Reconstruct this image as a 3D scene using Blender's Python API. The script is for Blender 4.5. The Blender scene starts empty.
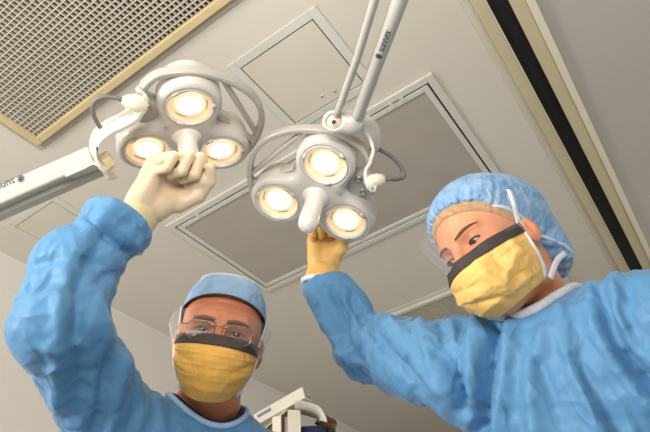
import bpy, bmesh, math, random
import numpy as np
from mathutils import Vector, Matrix

random.seed(7)
RNG = np.random.default_rng(7)
SC = bpy.context.scene
COL = SC.collection
PI = math.pi

# ------------------------------------------------------------------ camera
CAMZ, FPX = 1.15, 579.74
CX = np.array([0.57566329, -0.81553691, -0.05925633])     # image right, in world axes
CD = np.array([0.5078102, 0.4133652, -0.75581612])        # image down
CF = np.array([0.64089046, 0.40500463, 0.65209714])       # view direction
CAM = np.array([0, 0, CAMZ])
H = 1.55                                                   # ceiling above the camera
CEIL = CAMZ + H


def P(px, py, d):
    """world point seen at photo position px, py at distance d from the camera"""
    r = (px - 325) * CX + (py - 216) * CD + FPX * CF
    return CAM + r / np.linalg.norm(r) * d


def PC(px, py, z=CEIL):
    r = (px - 325) * CX + (py - 216) * CD + FPX * CF
    return CAM + r * ((z - CAMZ) / r[2])


def nrm(v):
    v = np.asarray(v, float)
    return v / np.linalg.norm(v)


cam = bpy.data.cameras.new('camera')
cam.sensor_width = 36
cam.lens = FPX / 650 * 36
cam.clip_start = 0.02
camo = bpy.data.objects.new('camera', cam)
COL.objects.link(camo)
m = Matrix.Identity(4)
for i in range(3):
    m[i][0], m[i][1], m[i][2], m[i][3] = CX[i], -CD[i], -CF[i], CAM[i]
camo.matrix_world = m
SC.camera = camo


# ------------------------------------------------------------------ materials
def srgb(r, g, b):
    def c(v):
        v /= 255
        return v / 12.92 if v <= .04045 else ((v + .055) / 1.055) ** 2.4
    return (c(r), c(g), c(b), 1)


def mat(name, col, rough=.5, metal=0, bump=None, var=None, sss=0, sheen=0, emit=None, alpha=None, spec=.5, coat=0, trans=0):
    """bump=(scale, strength, stretch xyz), var=(scale, other colour, amount)"""
    M = bpy.data.materials.new(name)
    M.use_nodes = True
    nt = M.node_tree
    b = nt.nodes['Principled BSDF']
    b.inputs['Base Color'].default_value = col
    b.inputs['Roughness'].default_value = rough
    b.inputs['Metallic'].default_value = metal
    b.inputs['Specular IOR Level'].default_value = spec
    if coat:
        b.inputs['Coat Weight'].default_value = coat
        b.inputs['Coat Roughness'].default_value = .15
    if trans:
        b.inputs['Transmission Weight'].default_value = trans
    if sss:
        b.inputs['Subsurface Weight'].default_value = sss
        b.inputs['Subsurface Radius'].default_value = (.012, .005, .003)
        b.inputs['Subsurface Scale'].default_value = 1.0
    if sheen:
        b.inputs['Sheen Weight'].default_value = sheen
        b.inputs['Sheen Roughness'].default_value = .4
    if emit:
        b.inputs['Emission Color'].default_value = emit[0]
        b.inputs['Emission Strength'].default_value = emit[1]
    if alpha is not None:
        b.inputs['Alpha'].default_value = alpha
    tc = nt.nodes.new('ShaderNodeTexCoord')

    def noise(scale, stretch=(1, 1, 1), detail=4):
        mp = nt.nodes.new('ShaderNodeMapping')
        mp.inputs['Scale'].default_value = stretch
        nt.links.new(tc.outputs['Object'], mp.inputs['Vector'])
        n = nt.nodes.new('ShaderNodeTexNoise')
        n.inputs['Scale'].default_value = scale
        n.inputs['Detail'].default_value = detail
        nt.links.new(mp.outputs['Vector'], n.inputs['Vector'])
        return n
    if bump:
        n = noise(bump[0], bump[2] if len(bump) > 2 else (1, 1, 1))
        bp = nt.nodes.new('ShaderNodeBump')
        bp.inputs['Strength'].default_value = bump[1]
        bp.inputs['Distance'].default_value = bump[3] if len(bump) > 3 else .002
        nt.links.new(n.outputs['Fac'], bp.inputs['Height'])
        nt.links.new(bp.outputs['Normal'], b.inputs['Normal'])
    if var:
        n = noise(var[0])
        mx = nt.nodes.new('ShaderNodeMix')
        mx.data_type = 'RGBA'
        mx.inputs['A'].default_value = col
        mx.inputs['B'].default_value = var[1]
        rp = nt.nodes.new('ShaderNodeMapRange')
        rp.inputs['From Min'].default_value = .35
        rp.inputs['From Max'].default_value = .65
        rp.inputs['To Max'].default_value = var[2]
        nt.links.new(n.outputs['Fac'], rp.inputs['Value'])
        nt.links.new(rp.outputs['Result'], mx.inputs['Factor'])
        nt.links.new(mx.outputs['Result'], b.inputs['Base Color'])
    return M


M = {}
M['ceiling'] = mat('ceiling_paint', srgb(208, 202, 189), .45, bump=(60, .05), var=(1.3, srgb(202, 195, 181), .6))
M['wall'] = mat('wall_paint', srgb(232, 227, 218), .5, bump=(50, .05), var=(1.1, srgb(226, 220, 211), .5))
M['floor'] = mat('floor_vinyl', srgb(150, 152, 150), .35, var=(30, srgb(130, 134, 134), .5))
M['frame'] = mat('frame_white_metal', srgb(205, 203, 192), .35, var=(8, srgb(196, 193, 181), .5))
M['panel'] = mat('panel_paint', srgb(206, 199, 183), .4, var=(5, srgb(200, 192, 175), .6))
M['gap'] = mat('gap_dark', srgb(60, 52, 42), .7, var=(20, srgb(50, 44, 38), .5))
M['lens'] = mat('light_diffuser_acrylic', srgb(172, 165, 153), .22, var=(6, srgb(164, 157, 145), .6), spec=.6)
M['beige'] = mat('beige_metal', srgb(204, 184, 138), .4, var=(9, srgb(194, 174, 130), .6))
M['blade'] = mat('grille_blade', srgb(206, 198, 182), .4, var=(9, srgb(196, 188, 172), .6))
M['ductpale'] = mat('duct_pale', srgb(150, 143, 128), .8, var=(9, srgb(140, 133, 118), .6))
M['trimgrey'] = mat('trim_grey', srgb(172, 166, 151), .5, var=(9, srgb(164, 158, 143), .6))
M['duct'] = mat('duct_dark', srgb(62, 56, 48), .8, var=(9, srgb(50, 45, 40), .6))
M['rail'] = mat('rail_cream', srgb(196, 184, 152), .38, var=(7, srgb(190, 177, 146), .6))
M['raillip'] = mat('rail_lip_white', srgb(222, 214, 190), .3, var=(7, srgb(214, 206, 182), .6))
M['black'] = mat('black_slot', srgb(22, 19, 17), .5, var=(30, srgb(34, 30, 27), .6))
M['gloss'] = mat('glossy_ceiling_panel', srgb(184, 178, 170), .22, var=(2, srgb(178, 172, 163), .6), spec=.6)
M['white'] = mat('lamp_white_plastic', srgb(208, 202, 192), .3, var=(12, srgb(200, 194, 184), .5), coat=.2)
M['armgrey'] = mat('arm_pale_grey', srgb(200, 195, 184), .35, var=(10, srgb(193, 188, 176), .5))
M['silver'] = mat('lamp_grey_metal', srgb(184, 179, 169), .32, .1, var=(14, srgb(176, 170, 160), .5))
M['steel'] = mat('steel_bolt', srgb(200, 195, 185), .25, .8, var=(40, srgb(170, 165, 155), .5))
M['cable'] = mat('cable_grey', srgb(112, 108, 104), .45, var=(60, srgb(100, 96, 92), .5))
M['cream'] = mat('cream_plastic', srgb(232, 222, 196), .35, var=(14, srgb(224, 212, 184), .5))
M['ink'] = mat('printed_grey_ink', srgb(70, 74, 82), .5, var=(90, srgb(84, 88, 94), .4))
M['handle'] = mat('handle_translucent', srgb(228, 221, 211), .25, var=(20, srgb(222, 214, 203), .4), sss=.5, emit=((1, .93, .85, 1), .03))  # faint glow added to the grip, which is no lamp
M['glow'] = mat('warm_glow_ring', srgb(255, 222, 176), .35, var=(30, srgb(250, 208, 158), .5), emit=((1, .74, .48, 1), .38))
M['bulb'] = mat('lit_bulb', (1, .95, .85, 1), .3, emit=((1, .88, .70, 1), 3.2), var=(50, (1, .9, .8, 1), .4))
M['bulbrim'] = mat('bulb_reflector', (1, .92, .8, 1), .25, emit=((1, .84, .64, 1), .6), var=(40, (1, .85, .7, 1), .5))
M['gown'] = mat('gown_blue_cloth', srgb(96, 149, 192), .5, bump=(70, .2, (1, 1, 1), .003), var=(7, srgb(87, 140, 184), .7), sheen=.15, spec=.3)
M['capm'] = mat('cap_blue_cloth', srgb(142, 174, 206), .75, bump=(120, .5, (1, 1, 1), .003), var=(40, srgb(122, 156, 192), .8))
M['capseam'] = mat('cap_pale_seam', srgb(206, 220, 232), .7, bump=(200, .3), var=(60, srgb(190, 206, 222), .7))
M['capf'] = mat('bouffant_blue_cloth', srgb(146, 182, 214), .55, bump=(70, .7, (1, 1, 1), .004), var=(34, srgb(104, 148, 194), .9), sheen=.2)
M['collarw'] = mat('collar_white_knit', srgb(226, 228, 230), .8, bump=(420, .6, (1, 1, 1), .002), var=(220, srgb(196, 202, 208), .6))
M['collarb'] = mat('collar_pale_blue', srgb(170, 200, 226), .7, bump=(200, .3), var=(60, srgb(156, 188, 218), .6))
M['navy'] = mat('navy_cloth', srgb(28, 38, 74), .8, bump=(120, .3), var=(30, srgb(22, 30, 60), .6))
M['mask'] = mat('mask_yellow', srgb(252, 200, 116), .6, bump=(120, .18, (1, 1, 1), .002), var=(22, srgb(248, 196, 106), .6), sss=.12)
M['mask_warm'] = mat('mask_yellow_warm_lit', srgb(250, 190, 92), .6, bump=(120, .18, (1, 1, 1), .002), var=(22, srgb(244, 176, 76), .6), sss=.12)  # warm lamp light on the man's mask, put into its yellow
M['foam'] = mat('mask_black_strip', srgb(52, 46, 44), .6, bump=(300, .4, (1, 1, 1), .001), var=(60, srgb(66, 60, 58), .6))
M['tie'] = mat('mask_white_tie', srgb(236, 238, 242), .7, bump=(220, .4), var=(60, srgb(222, 226, 232), .6))
M['gloveA'] = mat('latex_cream', srgb(226, 202, 170), .45, bump=(90, .22, (1, 1, 1), .002), var=(30, srgb(216, 190, 156), .6), sss=.12)
M['cuffA'] = mat('latex_cream_cuff', srgb(222, 208, 160), .45, bump=(60, .3, (1, 1, 1), .003), var=(30, srgb(212, 194, 142), .6))
M['gloveB'] = mat('latex_yellow', srgb(240, 196, 120), .42, bump=(90, .22, (1, 1, 1), .002), var=(24, srgb(230, 176, 92), .7), sss=.1)
M['sclera'] = mat('eye_white', srgb(168, 150, 140), .25, var=(60, srgb(206, 184, 172), .5))
M['irisA'] = mat('iris_brown', srgb(70, 50, 40), .15, var=(200, srgb(50, 36, 30), .6))
M['irisB'] = mat('iris_blue_grey', srgb(74, 78, 84), .15, var=(200, srgb(54, 58, 64), .6))
M['pupil'] = mat('pupil_black', srgb(8, 6, 6), .1, var=(200, srgb(12, 9, 9), .6))
M['browA'] = mat('brow_grey_brown', srgb(104, 78, 62), .8, bump=(500, .8, (1, 4, 1), .003), var=(260, srgb(150, 124, 104), .7))
M['browB'] = mat('brow_dark_brown', srgb(132, 88, 58), .8, bump=(500, .8, (1, 4, 1), .003), var=(260, srgb(104, 66, 42), .7))
M['hair'] = mat('hair_blonde', srgb(214, 172, 124), .5, bump=(160, .8, (1, 6, 1), .004), var=(140, srgb(184, 138, 92), .8))
M['hairdark'] = mat('hair_dark_grey', srgb(70, 58, 50), .7, bump=(160, .8, (1, 6, 1), .004), var=(140, srgb(96, 84, 74), .8))
M['wire'] = mat('spectacle_wire', srgb(190, 170, 140), .25, .9, var=(60, srgb(150, 130, 104), .5))
M['lash'] = mat('eyelash_dark', srgb(46, 28, 20), .7, var=(200, srgb(30, 20, 16), .5))
M['carton'] = mat('carton_cream', srgb(232, 226, 208), .55, var=(12, srgb(222, 214, 194), .6), bump=(60, .1))
M['cartonin_shade'] = mat('carton_brown_inside_and_shade', srgb(122, 92, 52), .7, var=(16, srgb(104, 78, 44), .6), bump=(60, .1))  # brown inside, also painted shade on the side wall
M['label'] = mat('carton_grey_blue_print', srgb(112, 128, 148), .5, var=(30, srgb(126, 140, 158), .5))
M['pole'] = mat('stand_steel', srgb(160, 160, 158), .3, .6, var=(20, srgb(140, 140, 138), .5))


def creases(M_, scale, dist, strength):
    """sharp crinkle lines on top of the weave bump"""
    nt = M_.node_tree
    bp0 = next(n for n in nt.nodes if n.type == 'BUMP')
    tc = next(n for n in nt.nodes if n.type == 'TEX_COORD')
    last = bp0
    for sc_, st, k in ((scale, (1, .55, .8), 1.0), (scale * 2.3, (.7, 1, .6), .6)):
        mp = nt.nodes.new('ShaderNodeMapping')
        mp.inputs['Scale'].default_value = st
        nt.links.new(tc.outputs['Object'], mp.inputs['Vector'])
        n = nt.nodes.new('ShaderNodeTexNoise')
        n.inputs['Scale'].default_value = sc_
        n.inputs['Detail'].default_value = 1.5
        n.inputs['Distortion'].default_value = .6
        nt.links.new(mp.outputs['Vector'], n.inputs['Vector'])
        a = nt.nodes.new('ShaderNodeMath')
        a.operation = 'SUBTRACT'
        a.inputs[1].default_value = .5
        nt.links.new(n.outputs['Fac'], a.inputs[0])
        c = nt.nodes.new('ShaderNodeMath')
        c.operation = 'ABSOLUTE'
        nt.links.new(a.outputs[0], c.inputs[0])
        b = nt.nodes.new('ShaderNodeBump')
        b.invert = True
        b.inputs['Strength'].default_value = strength * k
        b.inputs['Distance'].default_value = dist
        nt.links.new(c.outputs[0], b.inputs['Height'])
        nt.links.new(last.outputs['Normal'], b.inputs['Normal'])
        last = b
    pb = nt.nodes['Principled BSDF']
    nt.links.new(last.outputs['Normal'], pb.inputs['Normal'])


creases(M['gown'], 9, .045, .6)
creases(M['capf'], 26, .02, .7)
creases(M['capm'], 30, .012, .5)
creases(M['mask'], 24, .014, .5)
creases(M['mask_warm'], 24, .014, .4)


def skin(name, base, red, dark):
    Mx = mat(name, base, .42, sss=.12, bump=(260, .12, (1, 1, 1), .001), spec=.45)
    nt = Mx.node_tree
    b = nt.nodes['Principled BSDF']
    at = nt.nodes.new('ShaderNodeVertexColor')
    at.layer_name = 'tone'
    sp = nt.nodes.new('ShaderNodeSeparateColor')
    nt.links.new(at.outputs['Color'], sp.inputs['Color'])
    m1 = nt.nodes.new('ShaderNodeMix')
    m1.data_type = 'RGBA'
    m1.inputs['A'].default_value = base
    m1.inputs['B'].default_value = red
    nt.links.new(sp.outputs['Red'], m1.inputs['Factor'])
    m2 = nt.nodes.new('ShaderNodeMix')
    m2.data_type = 'RGBA'
    m2.inputs['B'].default_value = dark
    nt.links.new(m1.outputs['Result'], m2.inputs['A'])
    nt.links.new(sp.outputs['Green'], m2.inputs['Factor'])
    nt.links.new(m2.outputs['Result'], b.inputs['Base Color'])
    return Mx


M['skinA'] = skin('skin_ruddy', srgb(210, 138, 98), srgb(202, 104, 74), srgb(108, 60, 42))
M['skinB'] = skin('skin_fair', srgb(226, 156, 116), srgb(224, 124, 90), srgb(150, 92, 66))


def film(name, tint, refl):
    Mx = bpy.data.materials.new(name)
    Mx.use_nodes = True
    nt = Mx.node_tree
    nt.nodes.remove(nt.nodes['Principled BSDF'])
    out = nt.nodes['Material Output']
    t = nt.nodes.new('ShaderNodeBsdfTransparent')
    t.inputs['Color'].default_value = tint
    g = nt.nodes.new('ShaderNodeBsdfGlossy')
    g.inputs['Roughness'].default_value = .12
    d = nt.nodes.new('ShaderNodeBsdfDiffuse')
    d.inputs['Color'].default_value = (.85, .85, .85, 1)
    lw = nt.nodes.new('ShaderNodeLayerWeight')
    lw.inputs['Blend'].default_value = .35
    mr = nt.nodes.new('ShaderNodeMapRange')
    mr.inputs['To Min'].default_value = refl
    mr.inputs['To Max'].default_value = .5
    nt.links.new(lw.outputs['Facing'], mr.inputs['Value'])
    a = nt.nodes.new('ShaderNodeMixShader')
    a.inputs['Fac'].default_value = .5
    nt.links.new(g.outputs[0], a.inputs[1])
    nt.links.new(d.outputs[0], a.inputs[2])
    s = nt.nodes.new('ShaderNodeMixShader')
    nt.links.new(mr.outputs[0], s.inputs['Fac'])
    nt.links.new(t.outputs[0], s.inputs[1])
    nt.links.new(a.outputs[0], s.inputs[2])
    nt.links.new(s.outputs[0], out.inputs['Surface'])
    return Mx


M['visor'] = film('clear_visor_film', (.98, .98, .98, 1), .015)
M['glass'] = film('spectacle_glass', (.97, .98, .97, 1), .04)
M['filmedge'] = mat('visor_edge_highlight', srgb(232, 228, 220), .3, var=(60, srgb(220, 214, 204), .5), alpha=.45)  # pale colour paints the highlight along the film's edge

# ------------------------------------------------------------------ objects
ROOTLOC = {}


def off(o):
    v = np.zeros(3)
    while o is not None:
        v += np.array(o.location)
        o = o.parent
    return v


def tag(o, label, cat, group=None, kind=None):
    if label:
        o['label'] = label
    if cat:
        o['category'] = cat
    if group:
        o['group'] = group
    if kind:
        o['kind'] = kind
    return o


def empty(name, loc):
    o = bpy.data.objects.new(name, None)
    o.empty_display_size = .05
    COL.objects.link(o)
    o.location = loc
    return o


def obj(name, V, F, mt, parent=None, smooth=True, loc=None, mats=None, fmat=None, sub=0, bevel=0, solid=0, auto=None):
    V = np.asarray(V, float)
    if parent is not None:
        base = off(parent)
        l = (0, 0, 0)
    else:
        base = np.array(loc if loc is not None else [*((V.min(0) + V.max(0)) / 2)[:2], V[:, 2].min()])
        l = base
    me = bpy.data.meshes.new(name)
    me.from_pydata((V - base).tolist(), [], [list(map(int, f)) for f in F])
    me.update()
    for mm in (mats or [mt]):
        me.materials.append(mm)
    if fmat is not None:
        me.polygons.foreach_set('material_index', np.asarray(fmat, np.int32))
    if smooth:
        me.polygons.foreach_set('use_smooth', np.ones(len(me.polygons), bool))
    o = bpy.data.objects.new(name, me)
    COL.objects.link(o)
    o.location = l
    o.parent = parent
    if solid:
        md = o.modifiers.new('solid', 'SOLIDIFY')
        md.thickness = solid
        md.offset = 0
    if bevel:
        md = o.modifiers.new('bevel', 'BEVEL')
        md.width = bevel
        md.segments = 2
        md.limit_method = 'ANGLE'
        md.angle_limit = math.radians(40)
        if smooth:
            o.modifiers.new('wn', 'WEIGHTED_NORMAL')
    if sub:
        md = o.modifiers.new('sub', 'SUBSURF')
        md.levels = md.render_levels = sub
    return o


class MB:
    """collects shapes into one mesh"""
    def __init__(self):
        self.V, self.F, self.m = [], [], []

    def add(self, V, F, mi=0):
        k = len(self.V)
        self.V += [list(map(float, v)) for v in V]
        self.F += [[i + k for i in f] for f in F]
        self.m += [mi] * len(F)
        return self

    def box(self, c, ax, h, mi=0):
        c = np.asarray(c, float)
        V = [c + sx * h[0] * np.asarray(ax[0]) + sy * h[1] * np.asarray(ax[1]) + sz * h[2] * np.asarray(ax[2])
             for sx in (-1, 1) for sy in (-1, 1) for sz in (-1, 1)]
        F = [(0, 1, 3, 2), (4, 6, 7, 5), (0, 4, 5, 1), (2, 3, 7, 6), (0, 2, 6, 4), (1, 5, 7, 3)]
        if np.linalg.det(np.array(ax, float)) < 0:
            F = [f[::-1] for f in F]
        return self.add(V, F, mi)

    def aabox(self, lo, hi, mi=0):
        lo, hi = np.array(lo, float), np.array(hi, float)
        return self.box((lo + hi) / 2, np.eye(3), np.abs(hi - lo) / 2, mi)

    def tube(self, pts, rad, n=12, mi=0, closed=False, flat=1.0, fdir=None):
        pts = np.asarray(pts, float)
        N = len(pts)
        rad = np.full(N, rad) if np.isscalar(rad) else np.asarray(rad, float)
        T = np.gradient(pts, axis=0)
        if closed:
            T = np.roll(pts, -1, 0) - np.roll(pts, 1, 0)
        T /= np.linalg.norm(T, axis=1)[:, None] + 1e-12
        up = np.asarray(fdir, float) if fdir is not None else (np.array([0, 0, 1.]) if abs(T[0][2]) < .9 else np.array([1., 0, 0]))
        V = []
        for i in range(N):
            if fdir is None and i:
                up = a
            s = np.cross(T[i], up)
            s /= np.linalg.norm(s) + 1e-12
            a = np.cross(s, T[i])
            for k in range(n):
                t = 2 * PI * k / n
                V.append(pts[i] + rad[i] * (math.cos(t) * s + math.sin(t) * a * flat))
        F = []
        for i in range(N if closed else N - 1):
            j = (i + 1) % N
            for k in range(n):
                l = (k + 1) % n
                F.append((i * n + k, i * n + l, j * n + l, j * n + k))
        if not closed:
            F.append(tuple(range(n - 1, -1, -1)))
            F.append(tuple((N - 1) * n + k for k in range(n)))
        return self.add(V, F, mi)

    def lathe(self, prof, c, ez, n=32, mi=0):
        ez = nrm(ez)
        ex = nrm(np.cross(ez, [0.3, .9, .2]))
        ey = np.cross(ez, ex)
        V, F = [], []
        for r, z in prof:
            for k in range(n):
                t = 2 * PI * k / n
                V.append(np.asarray(c) + ez * z + max(r, 1e-5) * (math.cos(t) * ex + math.sin(t) * ey))
        for i in range(len(prof) - 1):
            for k in range(n):
                l = (k + 1) % n
                F.append((i * n + k, i * n + l, (i + 1) * n + l, (i + 1) * n + k))
        return self.add(V, F, mi)

    def ribbon(self, pts, wdir, w, th, mi=0):
        """flat strip along pts, width w along wdir (per point or single), thickness th"""
        pts = np.asarray(pts, float)
        N = len(pts)
        wd = np.tile(wdir, (N, 1)) if np.ndim(wdir) == 1 else np.asarray(wdir, float)
        w = np.full(N, w) if np.isscalar(w) else np.asarray(w)
        T = np.gradient(pts, axis=0)
        V = []
        for i in range(N):
            t = nrm(T[i])
            a = wd[i] - t * (wd[i] @ t)
            a = nrm(a)
            nn = np.cross(t, a)
            for sa, sn in ((-1, -1), (1, -1), (1, 1), (-1, 1)):
                V.append(pts[i] + a * sa * w[i] / 2 + nn * sn * th / 2)
        F = []
        for i in range(N - 1):
            for k in range(4):
                l = (k + 1) % 4
                F.append((i * 4 + k, i * 4 + l, (i + 1) * 4 + l, (i + 1) * 4 + k))
        F.append((3, 2, 1, 0))
        F.append(tuple((N - 1) * 4 + k for k in range(4)))
        return self.add(V, F, mi)

    def build(self, name, mt, parent=None, **k):
        if 'mats' in k:
            k['fmat'] = self.m
        return obj(name, self.V, self.F, mt, parent, **k)


def spline(pts, n=8):
    """Catmull-Rom through pts"""
    p = np.asarray(pts, float)
    p = np.vstack([2 * p[0] - p[1], p, 2 * p[-1] - p[-2]])
    out = []
    for i in range(1, len(p) - 2):
        for t in np.linspace(0, 1, n, endpoint=False):
            a, b, c, d = p[i - 1], p[i], p[i + 1], p[i + 2]
            out.append(.5 * ((2 * b) + (-a + c) * t + (2 * a - 5 * b + 4 * c - d) * t * t + (-a + 3 * b - 3 * c + d) * t ** 3))
    out.append(p[-2])
    return np.array(out)


def text_mesh(txt, c, right, up, size, depth=.0004):
    cu = bpy.data.curves.new('lettering', 'FONT')
    cu.body = txt
    cu.size = size
    cu.extrude = depth
    cu.resolution_u = 3
    o = bpy.data.objects.new('lettering', cu)
    COL.objects.link(o)
    dg = bpy.context.evaluated_depsgraph_get()
    me = bpy.data.meshes.new_from_object(o.evaluated_get(dg))
    right, up = nrm(right), nrm(up)
    nn = np.cross(right, up)
    V = np.array([v.co for v in me.vertices])
    F = [list(p.vertices) for p in me.polygons]
    bpy.data.objects.remove(o)
    return np.asarray(c) + V[:, :1] * right + V[:, 1:2] * up + V[:, 2:] * nn, F


# ------------------------------------------------------------------ signed-distance modelling
def sm(a, b, k):
    h = np.clip(.5 + .5 * (b - a) / k, 0, 1)
    return b * (1 - h) + a * h - k * h * (1 - h)


def smx(a, b, k):
    return -sm(-a, -b, k)


def cap(p, a, b, ra, rb=None, fd=None, fl=1.0):
    """tapered capsule, optionally flattened by fl along fd"""
    rb = ra if rb is None else rb
    a, b = np.asarray(a, float), np.asarray(b, float)
    q = p - a
    ba = b - a
    if fd is not None:
        fd = np.asarray(fd, float)
        q = q + np.outer(q @ fd, fd) * (1 / fl - 1)
        ba = ba + fd * (ba @ fd) * (1 / fl - 1)
    h = np.clip(q @ ba / (ba @ ba + 1e-12), 0, 1)
    return np.linalg.norm(q - h[:, None] * ba, axis=1) - (ra + (rb - ra) * h)


def ell(p, c, r, R=None):
    q = p - np.asarray(c, float)
    if R is not None:
        q = q @ np.asarray(R, float).T
    r = np.asarray(r, float)
    k0 = np.linalg.norm(q / r, axis=1)
    k1 = np.linalg.norm(q / (r * r), axis=1) + 1e-9
    return k0 * (k0 - 1) / k1


def nets(fn, xs, ys, zs, proj=2, blk=6):
    xs, ys, zs = map(np.asarray, (xs, ys, zs))
    n = (len(xs), len(ys), len(zs))
    val = np.empty(n, np.float32)
    # coarse blocks: only evaluate those the surface may cross
    B = []
    for axis in (xs, ys, zs):
        s = list(range(0, len(axis), blk))
        B.append([(i, min(i + blk, len(axis))) for i in s])
    cs, hd = [], []
    keys = []
    for bi in B[0]:
        for bj in B[1]:
            for bk in B[2]:
                lo = np.array([xs[bi[0]], ys[bj[0]], zs[bk[0]]])
                hi = np.array([xs[bi[1] - 1], ys[bj[1] - 1], zs[bk[1] - 1]])
                cs.append((lo + hi) / 2)
                hd.append(np.linalg.norm(hi - lo) / 2)
                keys.append((bi, bj, bk))
    cs = np.array(cs)
    hd = np.array(hd)
    dc = np.concatenate([fn(cs[i:i + 200000]) for i in range(0, len(cs), 200000)])
    need = np.abs(dc) < hd * 1.9 + .012
    pts, where = [], []
    for q, (bi, bj, bk) in enumerate(keys):
        if need[q]:
            g = np.stack(np.meshgrid(xs[slice(*bi)], ys[slice(*bj)], zs[slice(*bk)], indexing='ij'), -1)
            pts.append(g.reshape(-1, 3))
            where.append((bi, bj, bk, g.shape[:3]))
        else:
            val[slice(*bi), slice(*bj), slice(*bk)] = dc[q]
    allp = np.concatenate(pts)
    allv = np.concatenate([fn(allp[i:i + 200000]) for i in range(0, len(allp), 200000)])
    k = 0
    for bi, bj, bk, sh in where:
        c = sh[0] * sh[1] * sh[2]
        val[slice(*bi), slice(*bj), slice(*bk)] = allv[k:k + c].reshape(sh)
        k += c
    ins = val < 0
    cn = (n[0] - 1, n[1] - 1, n[2] - 1)
    acc = np.zeros((cn[0] * cn[1] * cn[2], 3))
    cnt = np.zeros(cn[0] * cn[1] * cn[2])
    ax = (xs, ys, zs)
    quads = []
    for d in range(3):
        s0 = [slice(None)] * 3
        s1 = [slice(None)] * 3
        s0[d] = slice(0, n[d] - 1)
        s1[d] = slice(1, n[d])
        A, Bv = ins[tuple(s0)], ins[tuple(s1)]
        idx = np.argwhere(A != Bv)
        if not len(idx):
            continue
        v0 = val[tuple(s0)][tuple(idx.T)].astype(float)
        v1 = val[tuple(s1)][tuple(idx.T)].astype(float)
        t = v0 / (v0 - v1)
        pos = np.stack([ax[e][idx[:, e]] for e in range(3)], 1)
        pos[:, d] = ax[d][idx[:, d]] * (1 - t) + ax[d][idx[:, d] + 1] * t
        e, f = (d + 1) % 3, (d + 2) % 3
        cells = []
        ok = np.ones(len(idx), bool)
        for oe, of in ((-1, -1), (0, -1), (0, 0), (-1, 0)):
            c = idx.copy()
            c[:, e] += oe
            c[:, f] += of
            for g in range(3):
                ok &= (c[:, g] >= 0) & (c[:, g] < cn[g])
            cells.append(c)
        fl = [np.ravel_multi_index(tuple(np.clip(c, 0, np.array(cn) - 1).T), cn) for c in cells]
        for g in fl:
            np.add.at(acc, g[ok], pos[ok])
            np.add.at(cnt, g[ok], 1)
        q = np.stack(fl, 1)[ok]
        flip = ~A[tuple(idx.T)][ok]
        q[flip] = q[flip][:, ::-1]
        quads.append(q)
    Q = np.concatenate(quads)
    used = np.unique(Q)
    remap = np.full(len(cnt), -1)
    remap[used] = np.arange(len(used))
    V = acc[used] / cnt[used][:, None]
    F = remap[Q]
    for _ in range(proj):
        d0 = fn(V)
        g = grad(fn, V)
        V = V - g * np.clip(d0, -.004, .004)[:, None] * .8
    return V, F


def grad(fn, V, e=6e-4):
    g = np.stack([fn(V + np.eye(3)[i] * e) - fn(V - np.eye(3)[i] * e) for i in range(3)], 1)
    return g / (np.linalg.norm(g, axis=1)[:, None] + 1e-9)


def axis_grid(lo, hi, res, fine=None, fres=None):
    if fine is None:
        return np.arange(lo, hi + res, res)
    a = np.arange(fine[0], lo - res, -res)[::-1][:-1]
    b = np.arange(fine[0], fine[1], fres)
    c = np.arange(b[-1] + fres, hi + res, res)
    return np.concatenate([a, b, c])


def edges_of(F):
    E = np.concatenate([F[:, [i, (i + 1) % 4]] for i in range(4)])
    E.sort(1)
    E = np.unique(E, axis=0)
    D = np.concatenate([F[:, [0, 2]], F[:, [1, 3]]])
    return E, D


def vnormals(V, F):
    fn = np.cross(V[F[:, 2]] - V[F[:, 0]], V[F[:, 3]] - V[F[:, 1]])
    N = np.zeros_like(V)
    for i in range(4):
        for c in range(3):
            N[:, c] += np.bincount(F[:, i], fn[:, c], len(V))
    return N / (np.linalg.norm(N, axis=1)[:, None] + 1e-12)


def wavy(V, k, seed, n=5, axis=None):
    """smooth random field"""
    r = np.random.default_rng(seed)
    s = np.zeros(len(V))
    for _ in range(n):
        d = r.normal(size=3)
        if axis is not None:
            d = np.asarray(axis) + .45 * d
        d = nrm(d) * k * r.uniform(.6, 1.5)
        s += np.sin(V @ d + r.uniform(0, 6.28))
    return s / math.sqrt(n)


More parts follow.
